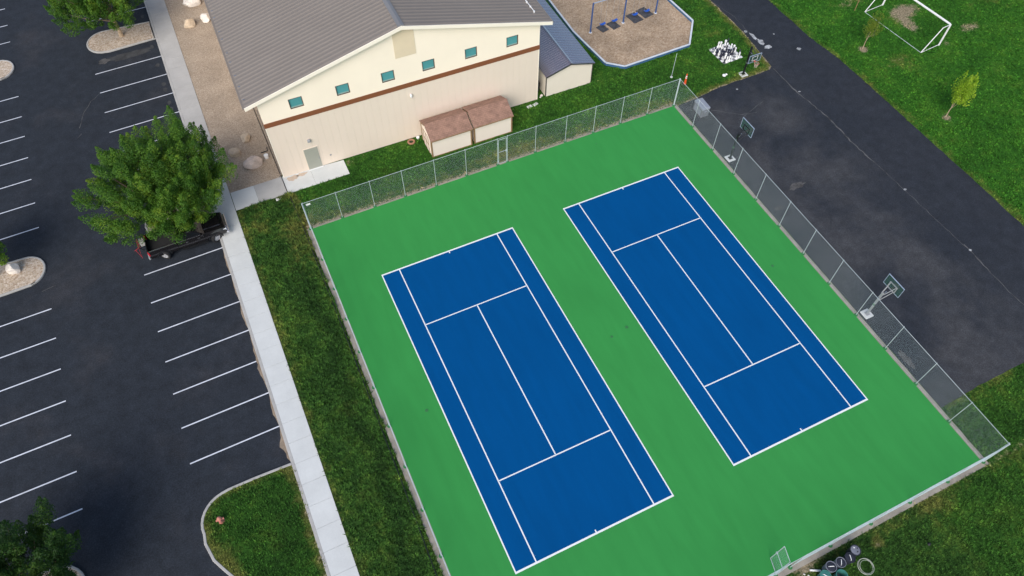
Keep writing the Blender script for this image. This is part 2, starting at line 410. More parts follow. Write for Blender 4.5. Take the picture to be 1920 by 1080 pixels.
PAD = (-8.95, 24.65, -18.30, 18.45)     # x0 x1 y0 y1 of the green court slab
ASPH = [(25.02,18.30),(26.85,18.42),(29.96,18.82),(32.9,18.86),(35.6,18.92),(36.02,19.2),(36.1,19.8),(36.45,22.4),(36.7,24.6),(36.65,30.5),(36.65,75),(42.1,75),(42.1,28),(42.1,21.3),(42.6,17.3),(42.6,11.6),(42.55,4.85),(42.55,-0.6),(42.45,-5.3),(42.4,-14.3),(32.8,-14.24),(30.3,-14.23),(28.6,-14.2),(26.8,-14.35),(25.02,-14.41)]
ASPH_CCW = list(reversed(ASPH))
MULCH = [(21.75,42),(21.45,36.9),(21.3,31.5),(21.47,29.6),(21.85,26.0),(23.25,24.79),(30.54,24.97),(32.9,28.0),(32.67,31.8),(32.6,42),(30.5,45.5),(24,45.5)]
ROCKBED = [(wr(25)+.005,24.93),(-9.72,24.93),(-9.55,25.2),(-9.2,60),(wr(60)+.005,60)]
WALK2 = [(-13.99,22.86),(-4.42,22.86),(-4.30,24.56),(-9.7,24.9),(-13.99,24.9)]
PENIN = [(-15.30,0.40),(-17.9,0.46),(-19.6,0.44)] + arc(-19.75,-1.45,1.95,1.85,100,190,8) + [(-21.72,-2.4),(-21.45,-3.6),(-20.95,-4.5),(-20.3,-5.6),(-19.6,-7.4),(-19.2,-10),(-19.2,-30),(wl(-30)+.2,-30)]

def seg_dist(X, Y, a, b):
    ax, ay = a; bx, by = b; dx, dy = bx-ax, by-ay
    t = np.clip(((X-ax)*dx+(Y-ay)*dy)/(dx*dx+dy*dy+1e-9), 0, 1)
    return np.hypot(X-(ax+t*dx), Y-(ay+t*dy))
def poly_dist(X, Y, pts):
    return np.min([seg_dist(X, Y, pts[i], pts[i+1]) for i in range(len(pts)-1)], axis=0)
def inside(X, Y, poly):
    c = np.zeros(X.shape, bool); n = len(poly)
    for i in range(n):
        x1, y1 = poly[i]; x2, y2 = poly[(i+1)%n]
        if y1 == y2: continue
        t = ((y1 > Y) != (y2 > Y)) & (X < (x2-x1)*(Y-y1)/(y2-y1)+x1)
        c ^= t
    return c
def bell(d, w): return np.exp(-(d/w)**2)

def grass_attr(X, Y):
    """dryness, bareness and tone of the turf at each point"""
    dry = np.zeros_like(X); bare = np.zeros_like(X); tone = np.zeros_like(X)
    def blob(x, y, rx, ry): return np.exp(-(((X-x)/rx)**2+((Y-y)/ry)**2))
    east = np.clip((X-40)/3, 0, 1); tone = np.maximum(tone, 0.95*east)
    north = ((Y > 18.4) & (X > 14)).astype(float); tone = np.maximum(tone, 0.55*north)
    tone = np.maximum(tone, 0.45*((Y > 18.4) & (X > -9) & (X <= 14)))
    tone = np.maximum(tone, 0.30*(Y < -13)*(X > 20))
    tone = np.maximum(tone, 0.28*(X < -14.5))
    # mown lines and wear on the playing field
    dry += 0.16*east*np.clip(np.sin((X*0.75+Y*0.20)*1.5), 0, 1)
    dry += 0.9*bell(poly_dist(X, Y, ASPH[0:10]), 0.75) + 0.55*bell(poly_dist(X, Y, ASPH[11:20]), 0.9)
    dry += 0.55*bell(poly_dist(X, Y, ASPH[19:25]), 0.9)
    bare += 0.85*bell(poly_dist(X, Y, ASPH[0:10]), 0.22) + 0.25*bell(poly_dist(X, Y, ASPH[11:20]), 0.25)
    for x, y, rx, ry, d, b in ((53.6,20.6,1.9,1.1,.6,1.0),(52.4,18.6,1.0,1.6,.3,.8),(57.6,15.8,1.5,.8,.5,.75),(53.7,14.8,.45,.45,.3,.75),(47.4,14.7,2.6,1.3,.45,.34),(45.67,17.55,.55,.5,.2,1.2),
                               (46.0,6.85,.5,.45,.2,1.1),(62,18,3,2,.5,0),(60,2,3,2.4,.4,.2),(45,-2,2,3,.3,0),(49,24,2.4,1.0,.5,.5)):
        g = blob(x, y, rx, ry); dry += d*g; bare += b*g
    # behind the court fence and round the sheds
    nf = (Y > 18.3)*(X > -9.2)*(X < 25)
    bare += 0.85*nf*bell(Y-18.6, 0.42); dry += 0.55*nf*bell(Y-19.2, 0.9)
    dry += 0.35*blob(9, 20, 5, 1.3) + 0.3*blob(-8, 21.4, 2.0, 1.2) + 0.35*blob(-3.9, 23.4, .5, 1.2) + .28*blob(27, 22, 4, 1.5) + .4*blob(34, 25, 2, 3)
    bare += 0.45*blob(-4.0, 23.9, .35, .9) + .35*nf*bell(Y-24.3, .25)
    # west strip
    ws = (X > -14.6)*(X < -9)*(Y < 22.9)
    dry += ws*(0.55*bell(X-wr(0)-0.05, 0.55) + 0.42*bell(X+9.35, 0.55) + 0.25*bell(Y-22.6, 0.6))
    dry += 0.75*blob(-10.6, 18.3, 1.3, 2.6) + .5*blob(-12.6, 20.6, .7, 2.0) + .35*blob(-10.8, 14.5, .8, 1.6) + .3*blob(-11, 3, .8, 2.5) + .3*blob(-12, -6, .7, 2)
    bare += ws*0.35*bell(X+9.25, 0.25)
    # kerbed lawn by the parking lot
    pn = (X < -14.5).astype(float)
    dry += pn*(0.75*bell(poly_dist(X, Y, PENIN[:17]), 0.9) + 0.75*bell(X-wl(0)+0.25, 0.6)) + 0.45*blob(-20.3,-3.6,.9,1.4)*pn + .3*blob(-18,-0.9,1.2,.5)*pn
    bare += pn*(0.5*bell(X-wl(0)+0.15, 0.35) + .55*blob(-20.8,-4.8,.4,.8))
    # south edge of the court
    sf = (Y < -17.6)*(X > -9)
    dry += sf*(0.5*bell(Y+18.9, 0.7)) + .9*blob(15.1,-19.6,.55,.35) + .4*blob(14.5,-20.6,1.4,.5) + .35*blob(20,-19.5,2.5,.8) + .3*blob(26,-16,2,1)
    bare += sf*0.6*bell(Y+18.6, 0.25) + .7*blob(15.1,-19.6,.35,.25) + .8*blob(10.2,-19.0,.8,.35)
    lush = ws*(.62*bell(X+10.75+.25*np.sin(Y*.55)+.2*np.sin(Y*1.3), .75) + .30*bell(X+12.3+.3*np.sin(Y*.8+1), .5))*np.clip(1-1.0*blob(-10.6,18.3,1.6,2.6),0,1)
    lush = lush + pn*(.5*blob(-16.8,-3.4,1.5,3.0) + .35*blob(-18.4,-6,1.3,2)) + .35*east*np.clip(np.sin((X*.35-Y*.93)*.55+.5*np.sin(X*.3)),0,1)*bell(np.sin(X*.21+Y*.05),.8)
    lush = lush + .45*nf*blob(-2,21.5,4,1.2) + .3*((Y > 18.4)*(X > 20)*(X < 35))*bell(Y-22.3,.9) + .3*(Y < -17)*(X > 20)*bell(Y+21.5,1.6) + .8*blob(11.6,-19.0,1.6,.35)
    return np.clip(dry,0,1), np.clip(bare,0,1), np.clip(tone,0,1), np.clip(lush,0,1)

def lawn_sheet(name, xs, ys, z, clip=None):
    X, Y = np.meshgrid(xs, ys); nx, ny = len(xs), len(ys)
    co = np.stack([X.ravel(), Y.ravel(), np.full(X.size, z)], 1)
    idx = np.arange(nx*ny).reshape(ny, nx)
    f = np.stack([idx[:-1,:-1], idx[:-1,1:], idx[1:,1:], idx[1:,:-1]], -1).reshape(-1,4)
    if clip is not None:
        cx = co[f].mean(1); f = f[clip(cx[:,0], cx[:,1])]
    me = bpy.data.meshes.new(name); me.from_pydata(co.tolist(), [], f.tolist())
    d, b, t, lu = grass_attr(X.ravel(), Y.ravel())
    at = me.attributes.new('gc', 'FLOAT_COLOR', 'POINT')
    at.data.foreach_set('color', np.stack([d, b, t, lu], 1).astype(np.float32).ravel())
    me.materials.append(M['grass']); me.update()
    o = link(name, me); o['kind'] = 'structure'; return o

xs = np.concatenate([[-14.6], np.arange(-14.0, 70.01, 0.3), [80, 100, 140]])
ys = np.concatenate([[-140,-100,-60], np.arange(-34, 60.01, 0.3), [70, 100, 150]])
lawn_sheet('lawn', xs, ys, 0.0)

# kerbed lawn beside the lot: same grass, cut to the kerb line
pl = MB(); inner = offset(PENIN, 0.165)
gx = np.arange(-22.2, -15.4, 0.3); gy = np.arange(-30, 0.9, 0.3)
bm = bmesh.new()
vsq = [bm.verts.new((x, y, 0.0)) for x, y in inner]; bm.faces.new(vsq)
for x in gx[1:]:
    g = bm.verts[:] + bm.edges[:] + bm.faces[:]; bmesh.ops.bisect_plane(bm, geom=g, plane_co=(x,0,0), plane_no=(1,0,0))
for y in gy[60:]:
    g = bm.verts[:] + bm.edges[:] + bm.faces[:]; bmesh.ops.bisect_plane(bm, geom=g, plane_co=(0,y,0), plane_no=(0,1,0))
bmesh.ops.recalc_face_normals(bm, faces=bm.faces)
me = bpy.data.meshes.new('lawn'); bm.to_mesh(me); bm.free()
if me.polygons[0].normal.z < 0: me.flip_normals()
co = np.array([v.co[:] for v in me.vertices]); d_, b_, t_, l_ = grass_attr(co[:,0], co[:,1])
at = me.attributes.new('gc', 'FLOAT_COLOR', 'POINT'); at.data.foreach_set('color', np.stack([d_, b_, t_, l_], 1).astype(np.float32).ravel())
me.materials.append(M['grass']); o = link('lawn', me); o['kind'] = 'structure'

# ------------------------------------------------------------------ parking lot: lines, kerbs, islands
def quad_line(a, b, w, z, name, mat, parent):
    a = Vector(a); b = Vector(b); d = (b-a).normalized(); n = Vector((-d.y, d.x))*w/2
    return MB().sheet([tuple(a-n), tuple(b-n), tuple(b+n), tuple(a+n)], z).build(name, mat, parent)
for y in (3.17, 5.87, 8.62, 11.36, 14.09, 16.82, 19.62, 28.2, 31.0, 33.8, 36.6, 39.38, 42.27, 45.16, 53.7, 56.5, 59.3, 62.1):
    quad_line((-21.52-0.0135*(y-3), y-.06), (-15.47-0.0108*(y-3)-0.02, y+.06), 0.09, Z_LOT+.006, 'parking_line', 'stripe', lot)
for y in (3.02, 5.67, 8.41, 11.13, 13.83, 16.59, 19.34, 27.85, 30.69, 33.55, 36.33, 39.18, 41.92, 44.88, 53.59, 56.47, 59.45, 62.3):
    e = -28.12-0.0170*(y-3)
    quad_line((e-6.1, y-.10), (e, y), 0.09, Z_LOT+.006, 'parking_line', 'stripe', lot)
# dirt gathered along the kerb, worn patches and hairline cracks in the lot
for i, (y0, y1, w) in enumerate(((0.55, 3.0, .34), (3.3, 5.7, .16), (6.2, 10.9, .22), (11.6, 13.9, .16), (14.4, 16.6, .10), (16.9, 19.3, .16))):
    r = random.Random(40+i); k = max(4, int((y1-y0)/.3)); a = []; b = []
    for j in range(k+1):
        y = y0+(y1-y0)*j/k; e = math.sin(math.pi*j/k)
        a.append((wl(y)-.2, y)); b.append((wl(y)-.2-w*e*r.uniform(.4, 1.1)-.02, y))
    MB().sheet(a+b[::-1], Z_LOT+.009).build('dirt_patch', 'dirt', lot)
def crack(pts, w, z, parent, seed, mat='crack', name='crack'):
    r = random.Random(seed); P = []
    for i in range(len(pts)-1):
        a = Vector(pts[i]); b = Vector(pts[i+1]); k = max(2, int((b-a).length/.35))
        for j in range(k):
            p = a.lerp(b, j/k); P.append((p.x+r.uniform(-.05,.05), p.y+r.uniform(-.05,.05)))
    P.append(pts[-1]); L_ = []; R_ = []
    for i, p in enumerate(P):
        d = (Vector(P[min(i+1,len(P)-1)])-Vector(P[max(i-1,0)])).normalized(); n = Vector((-d.y,d.x)); ww = w*r.uniform(.3,1.0)/2
        L_.append((p[0]+n.x*ww, p[1]+n.y*ww)); R_.append((p[0]-n.x*ww, p[1]-n.y*ww))
    mb = MB()
    for i in range(len(P)-1): mb.sheet([L_[i], R_[i], R_[i+1], L_[i+1]], z)
    return mb.build(name, mat, parent)
crack([(-22.0,42.2),(-22.9,41.4),(-23.7,40.2),(-24.3,38.2)], .05, Z_LOT+.008, lot, 3)
crack([(-24.6,37.0),(-24.2,37.4)], .06, Z_LOT+.008, lot, 4)
crack([(-28.9,21.2),(-27.9,21.4)], .04, Z_LOT+.008, lot, 5)
def splat(cx, cy, rx, ry, z, name, mat, parent, seed, n=22):
    r = random.Random(seed)
    return MB().sheet([(cx+rx*math.cos(2*math.pi*k/n)*r.uniform(.55,1.1), cy+ry*math.sin(2*math.pi*k/n)*r.uniform(.55,1.1)) for k in range(n)], z).build(name, mat, parent)
M['dust'] = pm('pale_dust', (0.078, 0.075, 0.074), 0.95, 0.55, 1.6, 9)
M['dustlot'] = pm('dusty_asphalt', (0.040, 0.041, 0.043), 0.92, 0.5, 1.6, 18)
splat(-19.0, 46.75, 2.6, .55, Z_LOT+.005, 'dust_patch', 'dustlot', lot, 5); splat(-21.1, 46.7, .6, .45, Z_LOT+.0075, 'dust_patch', 'dust', lot, 6, 16)
for i, y in enumerate((47.0, 44.0, 41.0, 40.2, 38.2, 37.3, 35.2, 52.3, 54.9)):
    splat(-16.55-.01*(y-40), y, .22, .34, Z_LOT+.0055, 'dust_patch', 'dustlot', lot, 60+i, 12)

def kerb_run(name, pts, w, z0, z1, mat, parent=None):
    """kerb of width w to the left of an open path, with a rounded top edge"""
    n = len(pts); rings = []
    for i, p in enumerate(pts):
        d = (Vector(pts[min(i+1,n-1)])-Vector(pts[max(i-1,0)])).normalized(); nn = Vector((-d.y, d.x)); p = Vector(p)
        q = lambda t, z: (p.x+nn.x*t, p.y+nn.y*t, z)
        rings.append([q(0,z0), q(0,z1-.03), q(.03,z1), q(w-.02,z1), q(w,z1-.02), q(w,z0)])
    o = MB().loft(rings).build(name, mat, parent)
    return o

def island(label, pts_ccw, gravel_mat='river'):
    root = struct('traffic_island', MB().prism(offset(pts_ccw, 0.145), -0.3, 0.0), gravel_mat, label)
    k = kerb_run('kerb', pts_ccw+[pts_ccw[0], pts_ccw[1]], 0.15, -0.3, 0.035, 'kerb', root)
    return root
def isl(cx, cy, w, l, left_round, right_round):
    """stadium along x; square ends where not rounded"""
    h = w/2; p = []
    p += arc(cx+l/2-h*1.15, cy, h*1.15, h, -90, 90, 10) if right_round else [(cx+l/2, cy-h), (cx+l/2, cy+h)]
    p += arc(cx-l/2+h*1.15, cy, h*1.15, h, 90, 270, 10) if left_round else [(cx-l/2, cy+h), (cx-l/2, cy-h)]
    return p
island('river rock island with rounded kerb under the pale-barked tree', [(wl(48)-.215,48.05),(wl(51)-.215,51.0),(-18.4,51.25),(-20.2,51.35)]+arc(-20.55,49.65,1.75,1.75,95,250,12)+[(-20.4,47.85),(-18.4,47.95)])
island('river rock island beneath the big spreading tree', [(wl(23)-.215,23.0),(wl(25.4)-.215,25.4),(-18.4,25.5)]+arc(-19.7,24.2,1.2,1.3,90,270,10)+[(-18.4,22.9)])
island('kerbed river rock island holding a pale boulder', arc(-29.8,23.55,1.42,1.5,-78,92,12)+[(-31.2,25.1),(-37,25.2),(-37,21.95),(-31.2,22.02)])
island('small round-ended rock island at the far side of the lot', arc(-30.2,49.4,1.35,1.5,-85,85,10)+[(-36,51),(-36,47.9)])
island('kerbed island under the dark leafy tree by the lot entrance', arc(-30.2,-1.6,1.8,1.7,-80,75,12)+[(-37,.2),(-37,-3.3)])

kerb_run('kerb', [(wl(.4)-.21,.40)]+PENIN[1:-2]+[(-19.2,-14)], 0.17, -0.3, 0.035, 'kerb')['kind'] = 'structure'

# sidewalk: bedding, slabs one by one, kerb stones along the lot
walk = struct('sidewalk', MB().prism([(wl(-30),-30),(wr(-30),-30),(wr(66),66),(wl(66),66)], -0.3, -0.02), 'edge')
y = -12.0; i = 0
while y < 64:
    y1 = y+1.52; g = .007
    old = y > 26.2
    dz = rnd.uniform(-.004, .004)
    MB().prism([(wl(y)+.006,y+g),(wr(y),y+g),(wr(y1),y1-g),(wl(y1)+.006,y1-g)], -.1, .05+dz).build('slab', 'concrete_old' if old else 'concrete', walk)
    y = y1
y = -12.0
kst = struct('kerb', MB().prism([(wl(-30)-.19,-30),(wl(-30)-.006,-30),(wl(66)-.006,66),(wl(66)-.19,66)], -0.3, -0.02), 'edge')
while y < 64:
    y1 = y+3.04
    rings = []
    for yy in (y+.006, y1-.006):
        w0 = wl(yy)
        rings.append([(w0-.205,yy,-.28),(w0-.20,yy,.01),(w0-.17,yy,.042),(w0-.004,yy,.047),(w0-.004,yy,-.28)])
    MB().loft(rings).build('kerb_stone', 'kerb', kst)
    y = y1
walk2 = struct('walkway', MB().prism(WALK2, -0.3, -0.02), 'edge')
xs2 = [-13.97, -12.05, -9.72, -7.3, -4.42]
for i in range(4):
    a, b = xs2[i]+.006, xs2[i+1]-.006
    top = lambda x: 24.9 if x < -9.6 else 24.9-(x+9.7)*.064
    MB().prism([(a,22.86),(b,22.86),(b,top(b)),(a,top(a))], -.1, .05+rnd.uniform(-.003,.003)).build('slab', ('concrete','concrete_old','concrete','concrete')[i], walk2)
splat(-8.9, 24.35, .55, .3, .0565, 'rust_stain', 'stain', walk2, 15)
splat(-8.05, 24.45, .5, .2, .0565, 'rust_stain', 'stain', walk2, 17)

struct('rock_bed', MB().sheet(ragged(ROCKBED, .8, .02, 4), 0.014), 'rock')

# ------------------------------------------------------------------ tennis courts
pad = struct('court_slab', MB().prism([(PAD[0],PAD[2]),(PAD[1],PAD[2]),(PAD[1],PAD[3]),(PAD[0],PAD[3])], -0.3, 0.03), 'green', 'green acrylic court slab')
ex = struct('slab_edge', MB().sheet(ragged([(PAD[0]-.42,PAD[2]-.40),(PAD[1]+.34,PAD[2]-.40),(PAD[1]+.34,PAD[3]+.12),(PAD[0]-.42,PAD[3]+.12)], .5, .008, 9), .006), 'edge')
for cx, cy in ((0.0, 0.0), (15.4726, 0.0277)):
    HW, HL = 5.485, 11.885
    c = MB().sheet([(cx-HW,cy-HL),(cx+HW,cy-HL),(cx+HW,cy+HL),(cx-HW,cy+HL)], .034).build('playing_surface', 'blue', pad)
    def ln(x0, x1, y0, y1):
        MB().sheet([(cx+x0,cy+y0),(cx+x1,cy+y0),(cx+x1,cy+y1),(cx+x0,cy+y1)], .038).build('court_line', 'line', pad)
    B, S, W = .12, .085, .08
    ln(-HW,HW,HL-B,HL); ln(-HW,HW,-HL,-HL+B)
    for sx in (-1,1):
        a, b = sorted((sx*HW, sx*(HW-S))); ln(a,b,-HL+B,HL-B)
        a, b = sorted((sx*4.115, sx*(4.115-W))); ln(a,b,-HL+B,HL-B)
    ln(-4.015,4.015,6.40-W,6.40); ln(-4.015,4.015,-6.40,-6.40+W)
    ln(-W/2,W/2,-6.30,6.30)
    ln(-W/2,W/2,HL-B-.16,HL-B); ln(-W/2,W/2,-HL+B,-HL+B+.16)
M['sleeve'] = pm('painted_sleeve_cap', (0.028, 0.16, 0.045), 0.7, 0.1)
for x, y, r in ((7.65,-.2,.10),(9.02,.04,.13),(-6.42,.08,.12),(21.9,.05,.11),(16.0,17.2,.05),(4.2,15.6,.05)):
    MB().lathe([(r,.0),(r,.012),(r*.8,.016)], 12, (x,y,.031)).build('net_post_sleeve', 'sleeve', pad)

# ------------------------------------------------------------------ asphalt play court
play = struct('asphalt_court', MB().sheet(ragged(ASPH_CCW, .5, .045, 12), .014), 'asphalt2')
crack([(36.05,18.9),(35.95,15.5),(36.4,11.2)], .13, .018, play, 31)
crack([(36.4,11.2),(36.24,7.8),(36.4,5.26)], .16, .018, play, 32)
crack([(36.4,5.2),(36.6,-1.0),(36.75,-6.4)], .05, .018, play, 33)
crack([(36.75,-4.6),(36.5,-9.3),(36.67,-12.6)], .10, .018, play, 34)
crack([(36.7,30),(37.3,27),(37.1,24)], .05, .018, play, 38)
crack([(27.6,1.4),(28.4,1.1),(29.4,2.4),(30.0,1.9)], .06, .018, play, 35, 'black')
crack([(27.4,16.6),(29.6,14.9),(31.0,14.6)], .07, .018, play, 37)
crack([(29.0,14.4),(32.5,15.6)], .05, .018, play, 36)
M['spill'] = pm('white_chalk_spill', (0.34, 0.35, 0.36), 0.95, 0.7, 3.0, 12)
for i, (x, y, rx, ry) in enumerate(((37.15,23.6,.22,.7),(37.3,22.6,.35,.55),(37.5,21.7,.5,.3),(36.9,24.6,.2,.2),(40.0,20.2,.25,.22),(39.2,23.1,.08,.1),(36.2,15.2,.16,.08),(36.6,1.8,.16,.12),(36.8,-5.2,.14,.12),(31.2,17.9,.12,.1))):
    splat(x, y, rx, ry, .0195, 'chalk_spill', 'spill', play, 100+i, 18)
for i, (x, y, rx, ry) in enumerate(((25.9,4.6,.5,.25),(26.4,16.6,.7,.5),(28.7,5.9,.9,.35),(25.5,-10.6,.3,.9))):
    splat(x, y, rx, ry, .0165, 'dust_patch', 'dust', play, 150+i, 20)

# ------------------------------------------------------------------ playground bed with border
bed = struct('mulch_bed', MB().sheet(MULCH, .03), 'mulch')
bord = thing('playground_border', 'low blue border with pale cap round the mulch playground', 'border')
for i in range(len(MULCH)):
    a = Vector(MULCH[i]); b = Vector(MULCH[(i+1)%len(MULCH)]); L = (b-a).length; k = max(1, round(L/1.3)); ang = math.atan2((b-a).y, (b-a).x)
    for j in range(k):
        p = a.lerp(b, j/k); w = L/k
        t = MB().box(.01, w-.01, -.07, .07, 0, .27).build('timber', 'border', bord, loc=(p.x,p.y,0)); t.rotation_euler = (0,0,ang)
        MB().box(.012, w-.012, -.085, .085, .273, .31).build('cap', 'bordertop', t)

# ------------------------------------------------------------------ main building
bld = thing('gymnasium_building', 'large cream building with brown band and grey ribbed gable roof', 'building', (2.15, 24.58, 0), R(-0.75))
HB = 11.70; DEP = 40.0; ZE = 8.15; ZR = 11.45; RX = 12.6        # half width, depth, eave and ridge heights of the roof top, eave half span
def roof_z(x): return ZR-(ZR-ZE)*abs(x)/RX
TH = .22
# lower wall: upright sheets one by one
MB().box(-HB+.02, HB-.02, .06, .3, 0.0, 5.5).build('wall_core', 'panel', bld)
npan = 39; pw = 2*HB/npan
for i in range(npan):
    x0 = -HB+i*pw
    MB().loft([[(x0+.002,.062,.05),(x0+.002,.006,.05),(x0+.02,0,.05),(x0+pw-.02,0,.05),(x0+pw-.002,.006,.05),(x0+pw-.002,.062,.05)],
               [(x0+.002,.062,5.5),(x0+.002,.006,5.5),(x0+.02,0,5.5),(x0+pw-.02,0,5.5),(x0+pw-.002,.006,5.5),(x0+pw-.002,.062,5.5)]]).build('wall_panel', 'panel', bld)
MB().box(-HB-.03, HB+.03, -.035, .32, 5.503, 5.93).build('band', 'belt', bld)
# upper wall with real window openings
WX = [-9.42, -5.74, -2.06, 1.33, 5.0, 8.67]; WW, WZ0, WZ1 = 1.06, 6.58, 7.55
uw = MB(); y0, y1 = .0, .3
uw.box(-HB, HB, y0, y1, 5.932, WZ0)
ed = [-HB]+[e for x in WX for e in (x, x+WW)]+[HB]
for i in range(0, len(ed), 2): uw.box(ed[i], ed[i+1], y0, y1, WZ0, WZ1)
gab = [(-HB, WZ1), (HB, WZ1), (HB, roof_z(HB)-TH), (0, ZR-TH), (-HB, roof_z(HB)-TH)]
uw.loft([[(x, y0, z) for x, z in gab], [(x, y1, z) for x, z in gab]])
uw.build('upper_wall', 'cream', bld, fix=True)
for x in WX:
    fr = MB()
    for a, b, c, d in ((x,x+.06,WZ0,WZ1),(x+WW-.06,x+WW,WZ0,WZ1),(x+.06,x+WW-.06,WZ0,WZ0+.06),(x+.06,x+WW-.06,WZ1-.06,WZ1)):
        fr.box(a, b, .03, .12, c, d)
    f = fr.build('window', 'winframe', bld)
    MB().box(x+.06, x+WW-.06, .10, .13, WZ0+.06, WZ1-.06).build('pane', 'teal', f)
    MB().box(x+.07, x+WW-.07, .07, .098, WZ0+.062, WZ0+.16).build('sill', 'sill', f)
    MB().box(x-.03, x+WW+.03, -.02, .028, WZ0-.05, WZ0-.004).build('ledge', 'fascia', f)
for sx in (-1, 1):
    x0, x1 = sorted((sx*HB-sx*.02, sx*(HB-.28)))
    MB().box(x0, x1, .305, DEP, 0, 5.5).build('side_wall', 'panel', bld)
    MB().box(x0, x1, .305, DEP, 5.502, roof_z(HB)-TH-.02).build('side_wall', 'cream', bld)
    xa, xb = sorted((sx*HB+sx*.012, sx*HB-sx*.05))
    MB().box(xa, xb, -.018, .08, 0.04, 5.49).build('corner_trim', 'fascia', bld)
MB().box(-HB+.3, HB-.3, DEP-.3, DEP-.002, 0, 7.9).build('back_wall', 'panel', bld)
# roof: two slopes, ribs, ridge cap, rake boards, gutters, snow bar
YF, YB = -.42, DEP+.4
for sx in (-1, 1):
    z = lambda x: roof_z(x)
    sl = MB().loft([[(0, yy, ZR), (sx*RX, yy, ZE), (sx*RX, yy, ZE-.12), (0, yy, ZR-.12)] for yy in (YF+.045, YB)]).build('roof_slope', 'roof', bld)
    d = Vector((sx*RX, 0, ZE-ZR)); L = d.length; d.normalize(); n = Vector((d.z, 0, -d.x)) if sx < 0 else Vector((-d.z, 0, d.x))
    if n.z < 0: n = -n
    rib = MB()
    s0, s1 = .16, L-.02
    def sec(t):
        c = d*t
        return [tuple(c+Vector((0,-.14,0))+n*.002), tuple(c+Vector((0,-.05,0))+n*.035), tuple(c+Vector((0,.05,0))+n*.035), tuple(c+Vector((0,.14,0))+n*.002)]
    rib.loft([sec(s0), sec(s1)])
    rme = rib.mesh('rib', 'roof')
    yy = YF+.32
    while yy < 36:
        link('rib', rme, sl, (0, yy, ZR)); yy += .44
    # rake board
    MB().loft([[(0, yy, ZR+.03), (sx*(RX+.02), yy, ZE+.03), (sx*(RX+.02), yy, ZE-.26), (0, yy, ZR-.26)] for yy in (YF-.02, YF+.042)]).build('rake_board', 'fascia', bld)
    MB().loft([[(sx*.02, yy, ZR-.125), (sx*(RX-.05), yy, ZE-.112), (sx*(RX-.05), yy, ZE-.14), (sx*.02, yy, ZR-.15)] for yy in (YF+.05, -.005)]).build('soffit', 'fascia', bld)
    xa, xb = sorted((sx*(RX+.005), sx*(RX+.14)))
    MB().box(xa, xb, YF+.1, YB, ZE-.17, ZE-.05).build('gutter', 'roof', bld)
MB().loft([[(-.26, yy, ZR-.015), (-.24, yy, ZR+.04), (0, yy, ZR+.10), (.24, yy, ZR+.04), (.26, yy, ZR-.015)] for yy in (YF+.05, YB)]).build('ridge_cap', 'ridge', bld)
bar = MB()
xg = RX-1.0
bar.tube([(xg, .9, roof_z(xg)+.13), (xg, 30, roof_z(xg)+.13)], .035, 6)
for k in range(40):
    yk = 1.0+k*.72
    if yk < 30: bar.box(xg-.06, xg+.06, yk-.05, yk+.05, roof_z(xg)+.0, roof_z(xg)+.16)
bar.build('snow_bar', 'white', bld)
xg = -RX+.18
for k in range(24):
    yk = .5+k*1.5+.3*math.sin(k*3)
    MB().box(xg-.07, xg+.07, yk-.03, yk+.03, roof_z(xg)+.01, roof_z(xg)+.08).build('snow_guard', 'chrome', bld)
# gable panel, door, lamps, spout
MB().loft([[(-.72, yy, 8.5), (.98, yy, 8.5), (.98, yy, 10.62), (0, yy, 10.86), (-.72, yy, 10.66)] for yy in (-.028, .002)]).build('gable_panel', 'tan', bld)
MB().box(-9.56, -8.30, -.03, .004, .05, 2.36).build('door_frame', 'panel', bld)
dr = MB().box(-9.50, -8.36, -.045, -.031, .07, 2.30).build('door', 'door', bld)
MB().box(-8.50, -8.44, -.10, -.046, 1.02, 1.12).build('handle', 'steelgrey', dr)
MB().box(-9.52, -8.34, -.16, -.047, .052, .075).build('threshold', 'white', dr)
MB().bevbox(-8.98, -8.72, -.24, -.002, 3.1, 3.30, .04).build('wall_lamp', 'steelgrey', bld)
lm = MB().lathe([(.07,0),(.10,.05),(.10,.22),(.05,.30)], 12, (.05,-.16,4.55)); lm.box(.0,.1,-.1,-.002,4.7,4.78)
lm.build('flood_lamp', 'white', bld, True)
MB().box(-7.55, -7.42, -.05, -.002, .9, 1.02).build('outlet_box', 'steelgrey', bld)
sp = MB().tube([(-HB-.10,.22,7.2),(-HB-.10,.22,.35),(-HB-.3,.12,.15)], .05, 6).build('downspout', 'roof', bld)
tag(MB().lathe([(.16,0),(.19,.3),(.19,.34),(.14,.35)], 12, (-10.25,27.6,.012)).build('bucket', 'white', None, True), 'small white bucket on the crushed rock by the building corner', 'bucket')
mb = MB().tube([(-10.55,28.35,.05),(-10.0,28.35,.05),(-9.95,28.6,.25)], .045, 6)
tag(mb.build('utility_stub', 'black'), 'low black pipe stub in the rock bed beside the building', 'pipe')
tag(MB().tube([(-9.82,36,.04),(-9.76,28.8,.035),(-9.71,24.8,.07),(-9.70,22.9,.07),(-9.62,22.3,.12),(-9.55,18.6,.17),(-9.55,8,.17),(-9.6,-.6,.17),(-9.62,-3.5,.17),(-9.72,-10,.17),(-9.72,-16,.17)], .032, 5).build('cable', 'black'), 'thin black cable lying along the grass beside the fence', 'cable')

